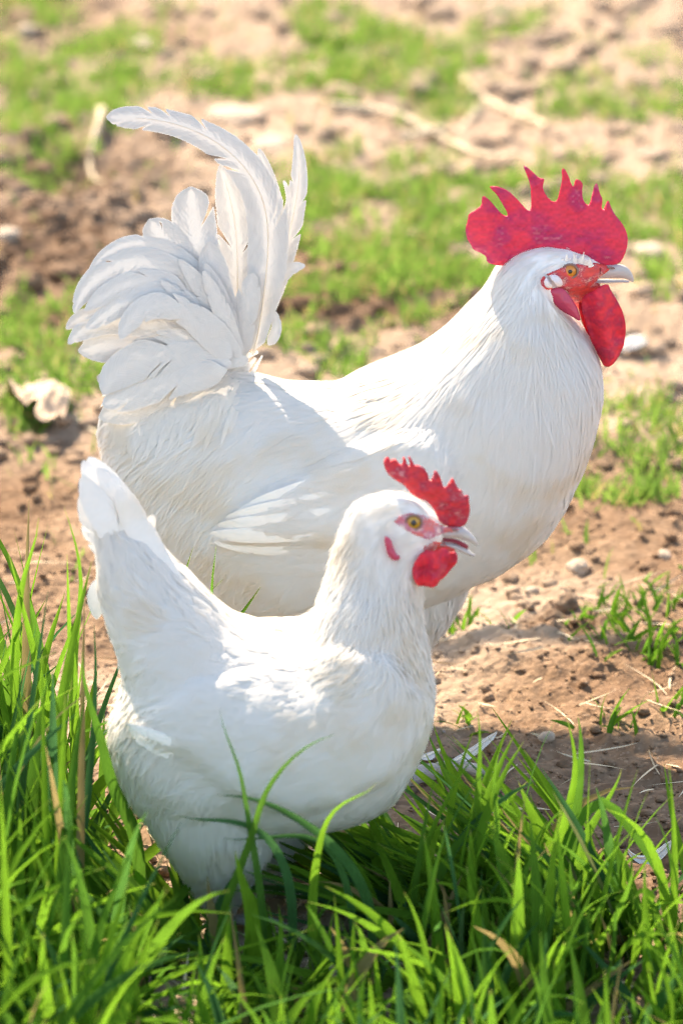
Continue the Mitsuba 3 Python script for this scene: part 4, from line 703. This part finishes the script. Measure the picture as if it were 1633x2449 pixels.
stick('grey weathered stick in the grass under the hen breast', [(930, 1800), (985, 1788), (1050, 1790), (1110, 1805)], .0085, 6, 'grey_wood')
stick('thin straw lying beside the pale curled leaf', [(165, 965), (200, 978), (250, 1000)], .003, 7)
# curled dead leaf at the left
lv, lf, ld, ln = fill(chaikin(D([(8, 925), (40, 912), (80, 940), (120, 932), (160, 938), (166, 965), (148, 990), (110, 1008), (75, 1005), (95, 975), (55, 975), (25, 955)]), 2), 4.0)
P = on_ground(lv); cen = P.mean(0); P[:, 2] = ground_h(P[:, 0], P[:, 1]) + .012 + .05 * meshkit.fbm(P * 26, 3, 3) - .012
B = P.copy(); B[:, 2] -= .0012; nn_ = len(P); ed = np.arange(ln)
one('curled_leaf', 'pale curled dry leaf on the soil at the left edge', 'leaf', trimesh.Trimesh(np.vstack([P, B]), np.vstack([lf, lf[:, ::-1] + nn_, np.stack([ed, ed + nn_, (ed + 1) % ln], 1), np.stack([(ed + 1) % ln, ed + nn_, (ed + 1) % ln + nn_], 1)]), process=False), 'dead_leaf', None, True)
def ground_feather(label, pts, hwmm, seed):
    P = on_ground(D(pts)); P[:, 2] = ground_h(P[:, 0], P[:, 1]); K = 24; P = resample(P, K); P[:, 2] += .008 + .01 * np.linspace(0, 1, K) ** 2
    tg = unit(np.gradient(P, axis=0)); nn = unit(np.broadcast_to([0, -.35, 1.0], P.shape)); side = unit(np.cross(nn, tg)); w = PchipInterpolator([0, .15, .5, .9, 1], np.array([.15, .6, 1, .7, .1]))(np.linspace(0, 1, K)) * hwmm / 1000
    ed = 1 + .03 * np.random.default_rng(seed).normal(0, 1, (1, K, 7)); ed[..., 1:-1] = 1
    m, uv = strips(P[None], side[None], nn[None], w[None], 7, .25, ed); k = one('fallen_feather', label, 'feather', m, 'white_vane', None, True, uv)
    put(f'{k}__shaft', tube(P + nn * .0006, np.linspace(.0012, .0004, K), 6), 'quill', True)
ground_feather('white feather lying on the soil right of the hen breast', [(1000, 1778), (1045, 1765), (1090, 1752), (1140, 1742)], 5, 1)
ground_feather('small white feather lying in the shade at the right edge', [(1440, 1965), (1490, 1958), (1540, 1950)], 6, 2)
ground_feather('white feather lying on the soil right of the rooster wattle', [(1425, 812), (1450, 806), (1485, 800)], 10, 3)
ground_feather('small white down feather by the hen tail on the soil', [(1010, 1740), (985, 1750), (965, 1768)], 5, 4)
# small tufts of grass on the bare soil at the right
for q, (lab, cx, cy, n, h) in enumerate([('low green tuft in the shade line at the right', 1465, 1415, 60, .03), ('bright green tuft below the shaded tuft on the right', 1490, 1500, 60, .04), ('small pale tuft of grass between the shadow bands', 1410, 1660, 14, .035), ('small tuft of broad blades at the right edge', 1550, 1620, 12, .04), ('little sprig of grass right of the hen breast', 1065, 1640, 8, .03), ('dark tuft at the foot of the rooster', 1000, 1445, 40, .03), ('sparse sprig of grass at the right edge above the shade', 1340, 1430, 14, .025)]):
    o = on_ground(D([(cx, cy)]))[0]; sd = .03 if n > 30 else .010
    m, uv = blades(o[0] + rng.normal(0, sd, n), o[1] + rng.normal(0, sd, n), rng.uniform(0, 6.28, n), rng.uniform(.5, 1.2, n) * h, np.abs(rng.normal(.6, .3, n)), rng.uniform(.1, 1, n), rng.uniform(.003, .006, n), rng.uniform(.3, .9, n), 400 + q, K=6)
    k = one('grass_tuft', lab, 'grass tuft', m, 'grass_leaf', None, True, uv)
    if n > 30: labels[k]['kind'] = 'stuff'

# added limb and trunk, out of frame, to cast thin shadow bands on soil
added_tree = thing('added_tree', 'added bare limb out of view that casts thin shadow bands', 'added_tree')
sun = np.array(SUN) / np.linalg.norm(SUN)
for q, (pts, r, hgt) in enumerate([([(940, 1512), (1120, 1500), (1260, 1470), (1400, 1495), (1620, 1500)], 0.022, 1.5), ([(960, 1660), (1150, 1672), (1300, 1688), (1450, 1690), (1640, 1712)], .019, 1.5)]):
    g = on_ground(D(pts)); g = resample(np.vstack([g[0] + (g[0] - g[1]) * 2.0, g, g[-1] + (g[-1] - g[-2]) * 12.0]), 40)
    P = g + sun * ((hgt + .1 * np.sin(np.linspace(0, 3, 40))) / sun[2])[:, None]
    put(f'{added_tree}__branch', tube(P, r * np.linspace(.8, 1.2, 40), 9, q, .3), 'grey_wood', True)
P0 = P[-1]; put(f'{added_tree}__trunk', tube(np.array([[P0[0] + .9, P0[1] + .5, -.1], [P0[0] + .85, P0[1] + .45, 1.0], [P0[0] + .5, P0[1] + .3, 1.8], [P0[0], P0[1], P0[2]]]), np.array([.10, .085, .05, .018]), 12, 5, .2), 'grey_wood', True)
